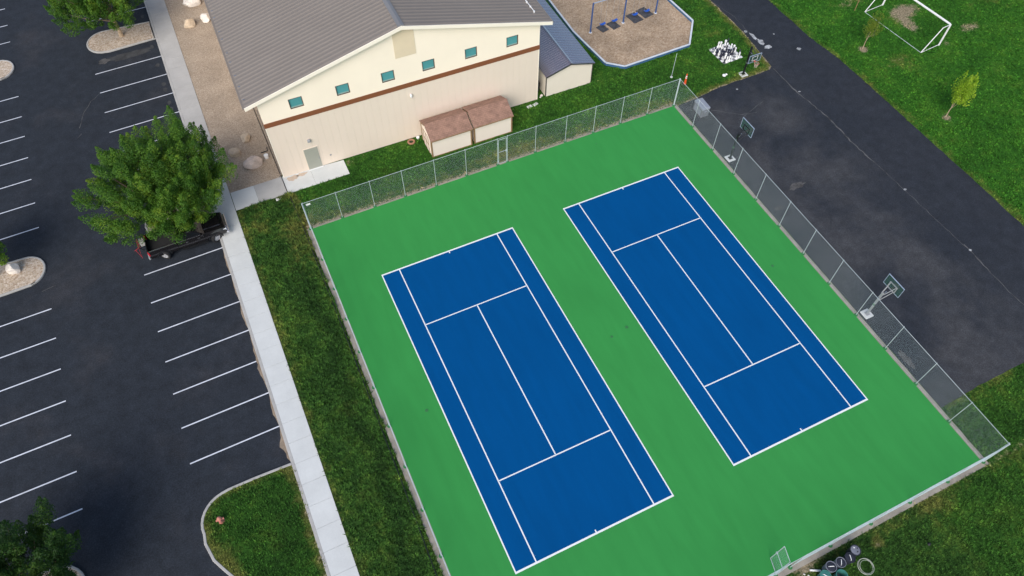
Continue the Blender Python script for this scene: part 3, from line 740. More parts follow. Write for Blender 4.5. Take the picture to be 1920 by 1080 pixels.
# ------------------------------------------------------------------ two garden sheds
def shed(label, x0, x1, doors):
    t = thing('garden_shed', label, 'shed', (x0, 21.66, 0), R(-0.6), 'storage sheds against the building')
    W, D, H, HR = x1-x0, 2.42, 2.02, 2.68
    gp = [(0,.05),(D,.05),(D,H),(D/2,HR-.04),(0,H)]
    wall = MB().loft([[(.03, y+.02*(1 if y<1 else -1), z) for y, z in gp], [(W-.03, y+.02*(1 if y<1 else -1), z) for y, z in gp]]).build('wall', 'shedwall', t)
    for (a, b) in ((-.01, .10), (W-.10, W+.01)):
        MB().box(a, b, -.012, .10, .02, H-.04).build('corner_board', 'shedtrim', t)
        MB().box(a, b, D-.10, D+.012, .02, H-.04).build('corner_board', 'shedtrim', t)
    MB().box(.12, W-.12, -.004, .05, .0, .08).build('skid', 'shedtrim', t)
    for s in (0, 1):
        ya, yb = (-.2, D/2) if s == 0 else (D+.2, D/2); za = H-.06
        sl = MB().loft([[(xx, ya, za), (xx, yb, HR), (xx, yb, HR+.05), (xx, ya, za+.05)] for xx in (-.05, W+.05)]).build('roof_slope', 'shingle', t)
        MB().loft([[(xx, ya-(.012 if s == 0 else -.012), za-.05), (xx, ya, za-.05), (xx, ya, za+.045), (xx, ya-(.012 if s == 0 else -.012), za+.045)] for xx in (-.04, W+.04)]).build('eave_trim', 'shedtrim', t)
    MB().loft([[(xx, D/2-.13, HR+.018), (xx, D/2, HR+.075), (xx, D/2+.13, HR+.018)] for xx in (-.055, W+.055)]).build('ridge_cap', 'shingle', t)
    ends = ((-.0, -1), (W, 1))
    for xe, s in ends:
        for a, b, za, zb in ((0, D/2, H, HR-.04), (D, D/2, H, HR-.04)):
            MB().loft([[(xx, a, za-.10), (xx, b, zb-.10), (xx, b, zb), (xx, a, za)] for xx in sorted((xe, xe+s*.025))]).build('rake_trim', 'shedtrim', t)
    if doors:
        d = MB().box(-.02, .028, .55, 1.85, .08, 1.88).build('door', 'shedwall', t)
        for q in ((.55,.62,.08,1.88),(1.17,1.23,.08,1.88),(1.78,1.85,.08,1.88),(.63,1.16,.95,1.02),(1.24,1.77,.95,1.02),(.63,1.16,1.81,1.88),(1.24,1.77,1.81,1.88)):
            MB().box(-.04, -.021, q[0], q[1], q[2], q[3]).build('door_trim', 'shedtrim', d)
    return t
shed('cream shed with panelled door and red-brown shingle roof, beside the tyre planter', 2.55, 6.22, True)
shed('cream shed with red-brown shingle roof, beside the rolled black tarp', 6.46, 10.02, False)
# rolled black tarp leaning at the shed end
mb = MB().tube([(10.35,23.1,.25),(10.3,23.5,.95),(10.25,23.75,1.75)], [.24,.30,.20], 10); mb.tube([(10.5,22.7,.15),(10.45,23.3,.55)], [.16,.22], 8)
tag(mb.build('tarp_roll', 'rubber', None, True), 'rolled black tarp leaning between shed end and building wall', 'tarp')
# tyre planter and small things along the wall
t = thing('tyre_planter', 'round terracotta coloured planter ring on the grass by the wall', 'planter', (1.55, 24.15, 0))
MB().torus((0,0,.07), .26, .085, 20, 8).build('ring', 'terracotta', t, True); MB().lathe([(.20,0),(.2,.06)], 14).build('soil', 'soil', t)
tag(MB().lathe([(.12,0),(.15,.05),(.15,.18),(.1,.2)], 10, (2.25,24.36,0)).build('pot', 'white', None, True), 'small white pot between planter ring and shed', 'pot')
for x, y, a, wh in ((12.82,23.88,.2,'on the side toward the garden sheds'), (13.43,23.93,.35,'on the side toward the metal shed')):
    o = MB().bevbox(-.25,.25,-.15,.15,0,.04,.015).build('stepping_stone', 'concrete', None, loc=(x,y,.004)); o.rotation_euler = (0,0,a); tag(o, 'flat pale stepping stone of the pair, '+wh, 'paving stone', 'stepping stones by the corner')
def boulder(label, x, y, r, mat, seed, sq=(1,.8,.62), rot=0, z=0.0, group=None, name='boulder', cat='boulder'):
    bm = bmesh.new(); bmesh.ops.create_icosphere(bm, subdivisions=3, radius=1); rr = random.Random(seed)
    pl_ = [(Vector((rr.gauss(0,1),rr.gauss(0,1),rr.gauss(0,.8))).normalized(), rr.uniform(.58,.86)) for _ in range(13)]
    for v in bm.verts:
        for n, dd in pl_:
            k = v.co.dot(n)
            if k > dd: v.co -= n*(k-dd)
        v.co *= 1+rr.uniform(-.02,.02)
        v.co = Vector((v.co.x*r*sq[0], v.co.y*r*sq[1], max(v.co.z,-.45)*r*sq[2]+r*sq[2]*.40))
    me = bpy.data.meshes.new(name); bm.to_mesh(me); bm.free(); me.materials.append(M[mat])
    o = link(name, me, None, (x,y,z), rot); return tag(o, label, cat, group)
boulder('large pinkish boulder on the rock bed nearest the walkway', -11.4, 27.25, .88, 'stoneB', 3, (1,.85,.7), .3)
boulder('tan angular boulder on the rock bed beside the sidewalk', -12.6, 29.2, .64, 'stoneA', 5, (.9,.85,.75), 1.0)
boulder('small round tan boulder alone in the middle of the rock bed', -11.35, 30.5, .54, 'stoneA', 8, (.95,.9,.8), 2.0)
boulder('brown mottled boulder near the walk, across from the white rock', -12.6, 48.6, .72, 'stoneA', 11, (1,.8,.8), .4)
boulder('white rock tight against the roof edge', -10.95, 48.9, .72, 'stoneC', 13, (.9,.75,.7), 1.2)
boulder('long white boulder lying farthest up the rock bed', -11.7, 52.0, .98, 'stoneC', 17, (1.1,.6,.6), .0)
boulder('pale boulder on the kerbed river rock island', -30.5, 24.0, .62, 'stoneC', 19, (.8,.9,1.0), .2)
for i, (x, y, r) in enumerate(((14.42,24.72,.16),(14.25,24.55,.10))):
    boulder('small white rock in the gap by the metal shed', x, y, r, 'stoneC', 30+i, (1,1,.7), i, group='rocks by the metal shed', name='rock', cat='rock')

# ------------------------------------------------------------------ metal storage building with maroon roof
car = thing('metal_storage_building', 'ivory sided metal storage building with maroon ribbed roof', 'shed', (14.72, 24.48, 0), R(-0.6))
CW, CD, CE, CR = 4.66, 14.0, 2.35, 3.05
prof = [(0,CE),(.55,CE+.55*.28),(1.3,CE+1.3*.28),(CW/2,CR-.05),(CW-1.3,CE+1.3*.28),(CW-.55,CE+.55*.28),(CW,CE)]
def ctop(x):
    for (a, za), (b, zb) in zip(prof, prof[1:]):
        if a-1e-6 <= x <= b+1e-6: return za+(zb-za)*(x-a)/(b-a)
    return CE
MB().box(.05, CW-.05, .05, CD, 0, CE-.02).build('wall_core', 'siding', car)
npl = 14; ph = 3.02/npl
for i in range(npl):
    za, zb = i*ph+.014, (i+1)*ph-.006
    xl = 0.0; xr = CW
    if zb > CE:
        xs_ = [x for x in np.linspace(0, CW, 200) if ctop(x)-.07 >= zb]
        if not xs_: continue
        xl, xr = min(xs_), max(xs_)
    lo = [(xl+.01 if zb > CE else .01, za), (xr-.01, za)]
    MB().loft([[(xl+.012,.05,za),(xl+.012,-.03,za),(xl+.012,.012,zb),(xl+.012,.05,zb)], [(xr-.012,.05,za),(xr-.012,-.03,za),(xr-.012,.012,zb),(xr-.012,.05,zb)]]).build('siding_plank', 'siding', car)
gp = [(.03,CE-.06)]+[(x, z-.06) for x, z in prof[1:-1]]+[(CW-.03,CE-.06)]
MB().loft([[(x,.02,z) for x, z in gp], [(x,.08,z) for x, z in gp]]).build('gable_wall', 'siding', car)
for i in range(11):
    za, zb = i*ph+.014, (i+1)*ph-.006
    MB().loft([[(.05,yy,za),(-.012,yy,za),(.012,yy,zb),(.05,yy,zb)] for yy in (.06, CD)]).build('side_plank', 'siding', car)
for x in (-.03, CW-.05):
    MB().box(x, x+.08, -.03, .045, 0, CE-.02).build('corner_trim', 'maroon', car)
for s in (0, 1):
    P = prof[:4] if s == 0 else [(CW-x, z) for x, z in prof[:4]]
    P = [(P[0][0]+(-.12 if s == 0 else .12), P[0][1]-.05)]+P[1:]
    P = [P[0], ((P[0][0]+P[3][0])/2, (P[0][1]+P[3][1]+.02)/2), P[3]]
    sl = MB().loft([[(x, yy, z+.03) for x, z in P]+[(x, yy, z-.01) for x, z in reversed(P)] for yy in (-.18, CD+.1)]).build('roof_slope', 'maroon', car)
    rm = MB().loft([[(x, yy, z+.031) for x, z in P]+[(x, yy, z+.031+(.03 if abs(yy) < .02 else 0)) for x, z in reversed(P)] for yy in (-.045, -.015, .015, .045)]).mesh('rib', 'maroon')
    for k in range(54): link('rib', rm, sl, (0, -.05+k*.26, 0))
    MB().loft([[(x, yy, z+.045) for x, z in P]+[(x, yy, z-.10) for x, z in reversed(P)] for yy in (-.215, -.182)]).build('rake_trim', 'maroon', car)
MB().loft([[(CW/2-.15, yy, CR+.0), (CW/2, yy, CR+.06), (CW/2+.15, yy, CR+.0)] for yy in (-.2, CD+.1)]).build('ridge_cap', 'maroon', car)
mb = MB().loft([[(14.1,25.35,.01),(14.5,25.35,.01),(14.5,25.8,.01),(14.1,25.8,.01)],[(14.05,25.3,.95),(14.55,25.3,.95),(14.55,25.85,.95),(14.05,25.85,.95)],[(14.08,25.33,1.02),(14.52,25.33,1.05),(14.52,25.82,1.05),(14.08,25.82,1.02)]])
tag(mb.build('waste_bin', 'rubber'), 'black waste bin in the narrow gap behind the building corner', 'bin')

# ------------------------------------------------------------------ chain-link fences
FH = 2.98
_panel = {}
def wire_mesh(w, h):
    key = (round(w,2), round(h,2))
    if key in _panel: return _panel[key]
    mb = MB(); s = .078; rr = .0011
    for sg in (1, -1):
        c = -h
        while c < w:
            # wire from (c,0) rising to (c+h,h), clipped to the panel
            a = max(0, -c); b = min(h, w-c)
            if b-a > .02:
                x0, z0, x1, z1 = c+a, a, c+b, b
                if sg < 0: x0, x1 = w-x0, w-x1
                d = Vector((x1-x0,0,z1-z0)).normalized(); u = Vector((0,1,0)); v = d.cross(u)
                rings = [[Vector((x,0,z))+(u*math.cos(t)+v*math.sin(t))*rr for t in (.5, 2.6, 4.7)] for x, z in ((x0,z0),(x1,z1))]
                mb.loft(rings, False)
            c += s
    _panel[key] = mb.mesh('wire_mesh', 'wire', fix=False); return _panel[key]
_post = {}
def post_mesh(r, h):
    k = (r, h)
    if k not in _post:
        _post[k] = MB().lathe([(r,0),(r,h-.02),(r*1.35,h-.02),(r*1.35,h+.02),(r*.6,h+.06)], 8).mesh('post', 'galv', True)
    return _post[k]
foot = MB().lathe([(.15,0),(.14,.045),(.06,.06)], 10).mesh('footing', 'sleeve')
def fence(label, a, b, stops, gaps=(), h=FH, z=.0, footing=True):
    a = Vector(a); b = Vector(b); L = (b-a).length; ang = math.atan2((b-a).y,(b-a).x)
    t = thing('chain_link_fence', label, 'fence', (a.x,a.y,z), ang)
    for i, s in enumerate(stops):
        big = i in (0, len(stops)-1)
        p = link('post', post_mesh(.032 if big else .021, h), t, (s,0,0))
        if footing: link('footing', foot, p, (0,0,.0))
    for i in range(len(stops)-1):
        s0, s1 = stops[i], stops[i+1]
        MB().tube([(s0+.03,0,h-.02),(s1-.03,0,h-.02)], .016, 6).build('top_rail', 'galv', t)
        if i in gaps: continue
        link('wire_mesh', wire_mesh(s1-s0-.06, h-.07), t, (s0+.03,.02,.03))
        MB().tube([(s0+.03,.02,.04),(s1-.03,.02,.04)], .006, 4).build('tension_wire', 'galv', t)
    return t
topx = [-9.0,-6.42,-3.69,-1.06,1.67,4.39,7.24,8.14,10.76,13.65,16.42,19.16,21.93,24.72]
fence('chain-link court fence with a gate, facing the garden sheds', (-9.0,18.56), (24.72,18.56), [x+9.0 for x in topx], gaps=(6,))
ry = [18.50,15.5,12.38,9.25,6.13,3.04,0,-3.07,-6.14,-9.23,-12.29,-15.37,-18.36]
fence('chain-link court fence along the asphalt basketball court', (24.74,18.50), (24.74,-18.36), [18.50-y for y in ry])
ly = [18.50,15.2,12.2,9.27,6.28,3.2,.1,-2.95,-6.0,-9.05,-12.1,-15.2,-18.36]
fence('chain-link court fence along the long grass strip', (-9.06,18.50), (-9.06,-18.36), [18.50-y for y in ly])
bx_ = [-9.0,-6.0,-3.0,0,3.0,6.0,8.36,9.42,12.4,15.5,18.6,21.7,24.72]
fence('chain-link court fence with an open gate, beside the barrels', (-9.0,-18.42), (24.72,-18.42), [x+9.0 for x in bx_], gaps=(6,))
def gate(label, loc, rotz, w, h):
    t = thing('fence_gate', label, 'gate', loc, rotz)
    for x in (.03, w-.03): MB().tube([(x,0,.08),(x,0,h)], .024, 6).build('stile', 'galv', t)
    for z_ in (.08, h*.5, h): MB().tube([(.05,0,z_),(w-.05,0,z_)], .020, 6).build('rail', 'galv', t)
    link('wire_mesh', wire_mesh(w-.06, h-.1), t, (.03,.02,.09))
    MB().box(w-.09, w+.02, -.04, .04, h*.5-.12, h*.5+.06).build('latch', 'galv', t)
    for z_ in (.4, h-.4): MB().box(-.035, .035, -.035, .035, z_-.05, z_+.05).build('hinge', 'galv', t)
    return t
gate('closed chain-link gate in the fence facing the sheds', (7.30,18.56,.0), 0, .78, 2.80)
gate('open chain-link gate swung inward over the green court', (8.40,-18.36,.03), R(74), .92, 2.72)
o = MB().box(-.17,.17,-.012,.012,0,.16).build('notice_plate', 'white', None, loc=(-8.62,18.50,2.66)); tag(o, 'small white plate hung on the top rail at the fence corner', 'sign')

# ------------------------------------------------------------------ basketball hoops
def hoop(label, loc, rotz, zb, pole_h, out, mat, lw=1.5, lh=1.02):
    """pole at the origin, board facing +x"""
    t = thing('basketball_hoop', label, 'basketball hoop', loc, rotz, 'basketball hoops')
    MB().bevbox(-.36,.36,-.36,.36,-.05,.05,.03).build('footing', 'concrete', t)
    MB().box(-.16,.16,-.16,.16,.051,.075).build('base_plate', mat, t)
    p = MB().box(-.065,.065,-.065,.065,.076,pole_h).build('pole', mat, t)
    MB().box(-.08,.08,-.08,.08,1.25,1.42).build('crank_box', 'chrome', p)
    bx, bz = out, zb
    for s in (-1, 1):
        MB().tube([(.0,s*.10,pole_h-.10),(bx-.05,s*.28,bz+.62)], .028, 5).build('upper_arm', mat, t)
        MB().tube([(.0,s*.10,pole_h-.75),(bx-.05,s*.28,bz+.12)], .028, 5).build('lower_arm', mat, t)
    MB().tube([(-.12,0,pole_h-.6),(bx*.5,0,(pole_h+bz)/2)], .035, 6).build('lift_strut', 'chrome', t)
    bd = MB().box(bx-.012,bx+.012,-lw/2+.04,lw/2-.04,bz+.04,bz+lh-.04).build('backboard', 'board', t)
    fr = MB()
    for y0_, y1_, z0_, z1_ in ((-lw/2,-lw/2+.022,bz,bz+lh),(lw/2-.022,lw/2,bz,bz+lh),(-lw/2+.022,lw/2-.022,bz,bz+.03),(-lw/2+.022,lw/2-.022,bz+lh-.03,bz+lh)):
        fr.box(bx-.03,bx+.03,y0_,y1_,z0_,z1_)
    fr.build('board_frame', 'paleblue', bd)
    fb = MB().box(bx-.06,bx-.032,-.36,.36,bz+.05,bz+.12); fb.box(bx-.06,bx-.032,-.36,.36,bz+.58,bz+.64)
    for s in (-1, 1): fb.box(bx-.06,bx-.032,s*.33-.03,s*.33+.03,bz+.12,bz+.58)
    fb.build('back_bracket', mat, bd)
    sq = MB()
    for y0_, y1_, z0_, z1_ in ((-.30,-.26,.18,.63),(.26,.30,.18,.63),(-.26,.26,.18,.22),(-.26,.26,.59,.63)): sq.box(bx+.013,bx+.018,y0_,y1_,bz+z0_,bz+z1_)
    sq.build('target_square', 'white', bd)
    if lh > .9: MB().box(bx-.035,bx+.035,-lw/2+.0,-lw/2+.5,bz-.05,bz-.004).build('edge_pad', 'black', bd); MB().box(bx-.035,bx+.035,lw/2-.5,lw/2,bz-.05,bz-.004).build('edge_pad', 'black', bd)
    rm = MB().torus((bx+.40,0,bz+.15), .23, .012, 20, 6); rm.box(bx+.019,bx+.17,-.06,.06,bz+.09,bz+.16)
    rm.build('rim', 'rimred', t)
    nb = MB()
    for k in range(12):
        a = 2*math.pi*k/12
        for dk in (1.2, -1.2):
            pts = [(bx+.40+r_*math.cos(a+dk*f_), r_*math.sin(a+dk*f_), bz+.15-.42*f_) for r_, f_ in ((.225,0),(.17,.4),(.12,1.0))]
            nb.tube(pts, .006, 3, False)
    nb.build('net', 'netcord', t)
    return t
hoop('glass backboard hoop over the fence, beside the grey storage box', (25.52,10.87,.014), 0, 2.72, 2.75, .70, 'black')
hoop('glass backboard hoop over the fence, far from the storage box', (25.52,-6.41,.014), 0, 2.72, 2.75, .70, 'steelgrey')
hoop('lowered basketball hoop on black pole beside the giant chess set', (32.94,19.42,.0), R(-90), 1.95, 3.05, .75, 'black', 1.3, .80)

# ------------------------------------------------------------------ storage box, cone, posts
t = thing('deck_box', 'grey resin storage box standing on asphalt behind the fence', 'storage box', (26.42,16.78,.014), R(-2))
MB().bevbox(-.38,.38,-.68,.68,0,.80,.03).build('body', 'boxgrey', t)
MB().bevbox(-.41,-.005,-.71,.71,.803,.99,.05).build('lid', 'boxlid', t); MB().bevbox(.005,.41,-.71,.71,.803,.99,.05).build('lid', 'boxlid', t)
for y_ in (-.69, .69): MB().box(-.12,.12,y_-.02,y_+.02,.55,.66).build('handle', 'boxlid', t)
MB().box(-.392,-.381,-.5,-.05,.12,.68).build('side_panel', 'boxlid', t); MB().box(-.392,-.381,.05,.5,.12,.68).build('side_panel', 'boxlid', t)
t = thing('traffic_cone', 'tall orange delineator cone with pale bands at the fence corner', 'cone', (27.2,20.55,.0))
MB().bevbox(-.19,.19,-.19,.19,0,.05,.015).build('base', 'rubber', t)
MB().lathe([(.13,.05),(.10,.45),(.075,.80),(.06,1.06),(.05,1.12),(.05,1.16),(.025,1.18)], 12).build('cone_body', 'orange', t, True)
MB().lathe([(.088,.70),(.080,.80)], 12).build('band', 'white', t); MB().lathe([(.078,.88),(.072,.98)], 12).build('band', 'white', t)
t = thing('thin_pole', 'thin pale pole standing in the grass behind the fence', 'pole', (26.6,21.9,.0))
MB().tube([(0,0,0),(.03,.02,2.65)], .022, 6).build('shaft', 'galv', t); MB().lathe([(.13,0),(.12,.06),(.05,.09)], 10).build('footing', 'concrete', t)
mb = MB().lathe([(.08,0),(.17,.06),(.17,.13),(.08,.20)], 10, (31.15,19.95,0)); mb.lathe([(.05,0),(.11,.06),(.10,.12),(.05,.16)], 9, (31.42,19.98,0))
tag(mb.build('bag', 'chessw', None, True), 'small white bag on the grass between chess set and fence corner', 'bag')

# ------------------------------------------------------------------ swing set
t = thing('swing_set', 'four-seat swing set with blue posts in the mulch bed', 'swing set', (22.9,30.92,.03))
px_ = (0, 3.72, 7.5); H = 3.25
for x in px_:
    p = MB().tube([(x,0,0),(x,0,H-.25),(x+.02,0,H)], .075, 8).build('post', 'bluepaint', t, True)
    MB().lathe([(.16,0),(.12,.03)], 10, (x,0,.0)).build('collar', 'bordertop', p)
for i in (0, 1):
    MB().tube([(px_[i]+.05,0,H-.04),(px_[i+1]-.05,0,H-.04)], .05, 8).build('top_beam', 'paleblue', t, True)
for x in (1.30, 2.65, 4.98, 6.36):
    seat = MB().loft([[(x+u, -.13+.0*u, .52+1.1*u*u), (x+u, .13, .52+1.1*u*u), (x+u, .13, .56+1.1*u*u), (x+u, -.13, .56+1.1*u*u)] for u in (-.30,-.15,0,.15,.30)]).build('seat', 'blueseat', t)
    for u in (-.30, .30): MB().tube([(x+u,0,.62),(x+u,0,H-.05)], .012, 4).build('chain', 'steelgrey', seat)
for i, (x, y, w, d, a) in enumerate(((24.3,30.95,.85,1.05,.25),(25.55,30.95,.95,1.15,.2),(28.05,31.1,1.15,1.5,.15),(29.4,31.4,1.15,1.5,.2))):
    o = MB().prism(ragged([(-w/2,-d/2),(w/2,-d/2),(w/2,d/2),(-w/2,d/2)], .2, .02, 70+i), 0, .02).build('wear_mat', 'mat', None, loc=(x,y,.032)); o.rotation_euler = (0,0,a)
    tag(o, 'dark rubber wear mat under a swing seat', 'mat', 'wear mats under the swings')

# ------------------------------------------------------------------ giant chess set
ch = thing('chess_board', 'giant chequered chess board laid on the grass', 'game board', (32.1,21.36,.012), R(1.8))
tw = MB().bevbox(.004,.278,.004,.304,0,.02,.006).mesh('tile', 'chessw'); tb = MB().bevbox(.004,.278,.004,.304,0,.02,.006).mesh('tile', 'tilegrey')
for i in range(8):
    for j in range(8): link('tile', tw if (i+j)%2 else tb, ch, (i*.282, j*.308, 0))
profs = {'pawn': [(.12,0),(.12,.04),(.07,.09),(.045,.22),(.08,.25),(.045,.28),(.085,.34),(.085,.39),(.04,.44)],
         'rook': [(.13,0),(.13,.05),(.085,.10),(.07,.34),(.11,.38),(.11,.50),(.07,.50)],
         'bishop': [(.13,0),(.13,.05),(.08,.10),(.05,.36),(.09,.40),(.05,.43),(.085,.52),(.05,.62),(.02,.66)],
         'king': [(.14,0),(.14,.06),(.085,.12),(.055,.50),(.11,.55),(.07,.58),(.11,.74),(.04,.80),(.03,.86)]}
kinds = [(k, c, MB().lathe(pf, 10).mesh('chess_'+k, c, True)) for k, pf in profs.items() for c in ('chessw', 'chessb')]
kd = {(k, c): m for k, c, m in kinds}
rc = random.Random(5); spots = [(i, j) for i in range(8) for j in range(8)]; rc.shuffle(spots)
row = ['pawn']*8+['rook']*3+['bishop']*4+['king']*2
for q, (i, j) in enumerate(spots[:40]):
    c = 'chessw' if q < 20 else 'chessb'; k = row[q % len(row)]
    lx, ly_ = (i+.5)*.282, (j+.5)*.308; ca, sa = math.cos(R(1.8)), math.sin(R(1.8))
    o = link('chess_'+k, kd[(k, c)], None, (32.1+lx*ca-ly_*sa, 21.36+lx*sa+ly_*ca, .033), rc.uniform(0,6))
    tag(o, '%s giant chess %s standing on the board on the grass' % ('white' if c == 'chessw' else 'dark', k), 'chess piece', 'giant %s chess %ss' % ('white' if c == 'chessw' else 'dark', k))

# ------------------------------------------------------------------ football goal
t = thing('soccer_goal', 'white metal soccer goal without net on the playing field', 'goal', (50.3,14.75,0), R(4.5))
GW, GD, GH = 7.35, 2.5, 2.30
for y_ in (0, GW):
    MB().tube([(GD,y_,0),(GD,y_,GH)], .085, 8).build('post', 'white', t, True)
    MB().tube([(GD-.06,y_,GH),(GD-1.0,y_,GH)], .04, 6).build('top_stay', 'white', t)
    MB().tube([(GD-1.0,y_,GH),(0,y_,.06)], .045, 6).build('back_stay', 'white', t)
    MB().tube([(.03,y_,.05),(GD-.07,y_,.05)], .030, 6).build('ground_side', 'white', t)
MB().tube([(GD,.06,GH),(GD,GW-.06,GH)], .095, 8).build('crossbar', 'white', t, True)
MB().tube([(0,.04,.05),(0,GW-.04,.05)], .024, 6).build('ground_bar', 'galv', t)
tag(MB().tube([(49.0,22.75,0),(49.1,22.85,2.2)], .03, 6).build('garden_stake', 'terracotta'), 'thin rust coloured stake in the grass beside the goal', 'stake')

# ------------------------------------------------------------------ trees
def tree(label, loc, h_trunk, cc, rad, nclump, nleaf, leaf, mat, bark, tr, seed, group=None, name='tree', clump=(1.5,.55), limbs=26, lobes=()):
    t = thing(name, label, 'tree', loc, 0, group); rr = random.Random(seed); rs = np.random.RandomState(seed)
    cc = Vector(cc); base = Vector((0,0,h_trunk))
    ends = []
    ga = math.pi*(3-math.sqrt(5))
    for i in range(nclump):
        u = (i+.5)/nclump; zz = 1-1.68*u; ph = i*ga+rr.uniform(-.35,.35); q = math.sqrt(max(0,1-zz*zz))
        k = rr.uniform(.62,1.0) if rr.random() < .75 else rr.uniform(.25,.62)
        k *= 1+.09*math.sin(3*ph+seed)+.08*math.sin(5*ph+2*seed)
        for la_, am_ in lobes: k *= 1+am_*max(0, math.cos(ph-R(la_)))**4
        ends.append(cc+Vector((math.cos(ph)*q*rad[0], math.sin(ph)*q*rad[1], zz*rad[2]))*k)
    mb = MB()
    mb.tube([(0,0,-.05),(.03,.02,h_trunk*.35),(0,.03,h_trunk*.75),tuple(base+Vector((.02,0,.1))),tuple(cc*.6+base*.4+Vector((0,0,.3)))], [tr*1.35,tr,tr*.9,tr*.8,tr*.45], 9)
    for e in rr.sample(ends, min(limbs, len(ends))):
        m_ = base.lerp(e, .5)+Vector((0,0,-.1*rad[2])); m_ += Vector((rr.uniform(-.2,.2),rr.uniform(-.2,.2),0))
        st = base.lerp(cc, rr.uniform(-.1,.35)); mb.tube([st, m_, e], [tr*.42,tr*.24,tr*.07], 5)
    mb.build('trunk', bark, t, True)
    P = []; NRM = []; LV = []
    for e in ends:
        ax = (e-base*.6); ax = (ax.normalized()+Vector((rr.uniform(-.25,.25),rr.uniform(-.25,.25),.45))).normalized()
        a = np.array(ax); n = int(nleaf*rr.uniform(.6,1.3)); sc = rr.uniform(.75,1.25)
        s = rs.uniform(-.55,.5,n)*clump[0]*sc; w = clump[1]*sc*np.clip(1.15-np.abs(s/(clump[0]*sc)+.12)*1.75,.12,1)
        d = rs.normal(size=(n,3)); d -= (d@a)[:,None]*a; d /= np.linalg.norm(d,axis=1)[:,None]+1e-9
        p = np.array(e)+a*s[:,None]+d*(w*np.sqrt(rs.uniform(.05,1,n)))[:,None]
        P.append(p); NRM.append(d*.55+np.array([0,0,.75])+rs.normal(size=(n,3))*.55)
        LV.append(np.full(n, rr.uniform(.15,.7))+rs.uniform(-.25,.35,n))
    P = np.concatenate(P); N_ = np.concatenate(NRM); LV = np.concatenate(LV).astype(np.float32)
    N_ /= np.linalg.norm(N_,axis=1)[:,None]; n = len(P)
    u = np.cross(N_, rs.normal(size=(n,3))); u /= np.linalg.norm(u,axis=1)[:,None]; v = np.cross(N_, u)
    sz = leaf*rs.uniform(.6,1.3,n)[:,None]
    V = np.stack([P-u*sz, P+v*sz*.55+N_*sz*.12, P+u*sz, P-v*sz*.55+N_*sz*.12], 1).reshape(-1,3)
    F = np.arange(4*n).reshape(-1,4)
    me = bpy.data.meshes.new('crown'); me.from_pydata(V.tolist(), [], F.tolist())
    at = me.attributes.new('lv','FLOAT','FACE'); at.data.foreach_set('value', LV)
    me.materials.append(M[mat]); me.update(); link('crown', me, t)
    return t
tree('big spreading green tree overhanging the black pickup', (-18.4,24.1,0), 1.8, (.75,-.75,4.45), (5.2,5.15,3.8), 360, 640, .056, 'leaf', 'bark', .26, 11, clump=(1.5,.56), limbs=40, lobes=((-65,-.26),(-160,.10)))
tree('green tree with bare pale trunk on the rock island', (-19.0,49.85,0), 1.8, (-.6,.2,4.5), (4.3,4.0,2.9), 180, 560, .062, 'leaf', 'barklight', .17, 23, clump=(1.6,.5), limbs=30)
tree('dark leafy tree on the kerbed island at the lot entrance', (-30.6,-1.5,0), 1.7, (0,0,4.0), (3.7,3.7,3.0), 180, 560, .055, 'leafdark', 'bark', .2, 37, clump=(1.5,.5), limbs=30)
tree('small leafy tree behind the pale boulder on the island', (-31.95,24.0,0), 1.5, (0,0,3.6), (2.6,2.4,2.2), 70, 330, .07, 'leaf', 'bark', .14, 41, clump=(1.4,.5))
tree('sparse olive sapling beside the soccer goal', (45.67,17.66,0), 1.0, (.05,0,2.5), (.75,.75,1.35), 34, 60, .065, 'leafsparse', 'barklight', .035, 5, None, 'sapling_tree', (.9,.26), 8)
tree('bright yellow-green sapling alone in the field by the asphalt', (46.0,6.99,0), 1.1, (.1,-.05,3.0), (.85,.85,1.6), 46, 130, .065, 'leafyoung', 'barklight', .04, 9, None, 'sapling_tree', (1.1,.28), 8)

# ------------------------------------------------------------------ pickup truck (front faces +x)
tk = thing('pickup_truck', 'black crew-cab pickup parked nose to the sidewalk under the tree', 'pickup truck', (-17.9,21.38,Z_LOT), R(.8))
def ring(x, w, zb, zm, zt, wt):
    return [(x,-w*.95,zb),(x,-w,zb+.16),(x,-w*1.0,zm),(x,-wt,zt),(x,wt,zt),(x,w*1.0,zm),(x,w,zb+.16),(x,w*.95,zb)]
body = MB().loft([ring(-.80,.98,.50,1.08,1.26,.94),ring(.2,.985,.48,1.08,1.26,.95),ring(1.15,.985,.48,1.08,1.27,.94),ring(1.6,.985,.55,1.06,1.27,.92),ring(2.5,.975,.55,1.02,1.21,.88),ring(2.82,.95,.55,.95,1.12,.84),ring(2.90,.92,.6,.9,1.05,.8)])
body = body.build('body', 'carpaint', tk)
MB().loft([[(1.30,-.55,1.272),(1.30,.55,1.272),(1.30,.5,1.31),(1.30,-.5,1.31)],[(2.55,-.5,1.215),(2.55,.5,1.215),(2.55,.45,1.25),(2.55,-.45,1.25)]]).build('hood_bulge', 'carpaint', body)
cab = MB().loft([[(-.78,-.93,1.255),(1.30,-.93,1.255),(1.30,.93,1.255),(-.78,.93,1.255)],[(-.70,-.80,1.80),(.62,-.80,1.80),(.62,.80,1.80),(-.70,.80,1.80)],[(-.60,-.70,1.88),(.45,-.70,1.88),(.45,.70,1.88),(-.60,.70,1.88)]]).build('cab', 'carpaint', tk)
def quad_panel(pts, off, name, mat, parent):
    p = [Vector(q) for q in pts]; n = (p[1]-p[0]).cross(p[2]-p[0]).normalized()*off
    return MB().loft([[q-n*.5 for q in p],[q+n for q in p]]).build(name, mat, parent)
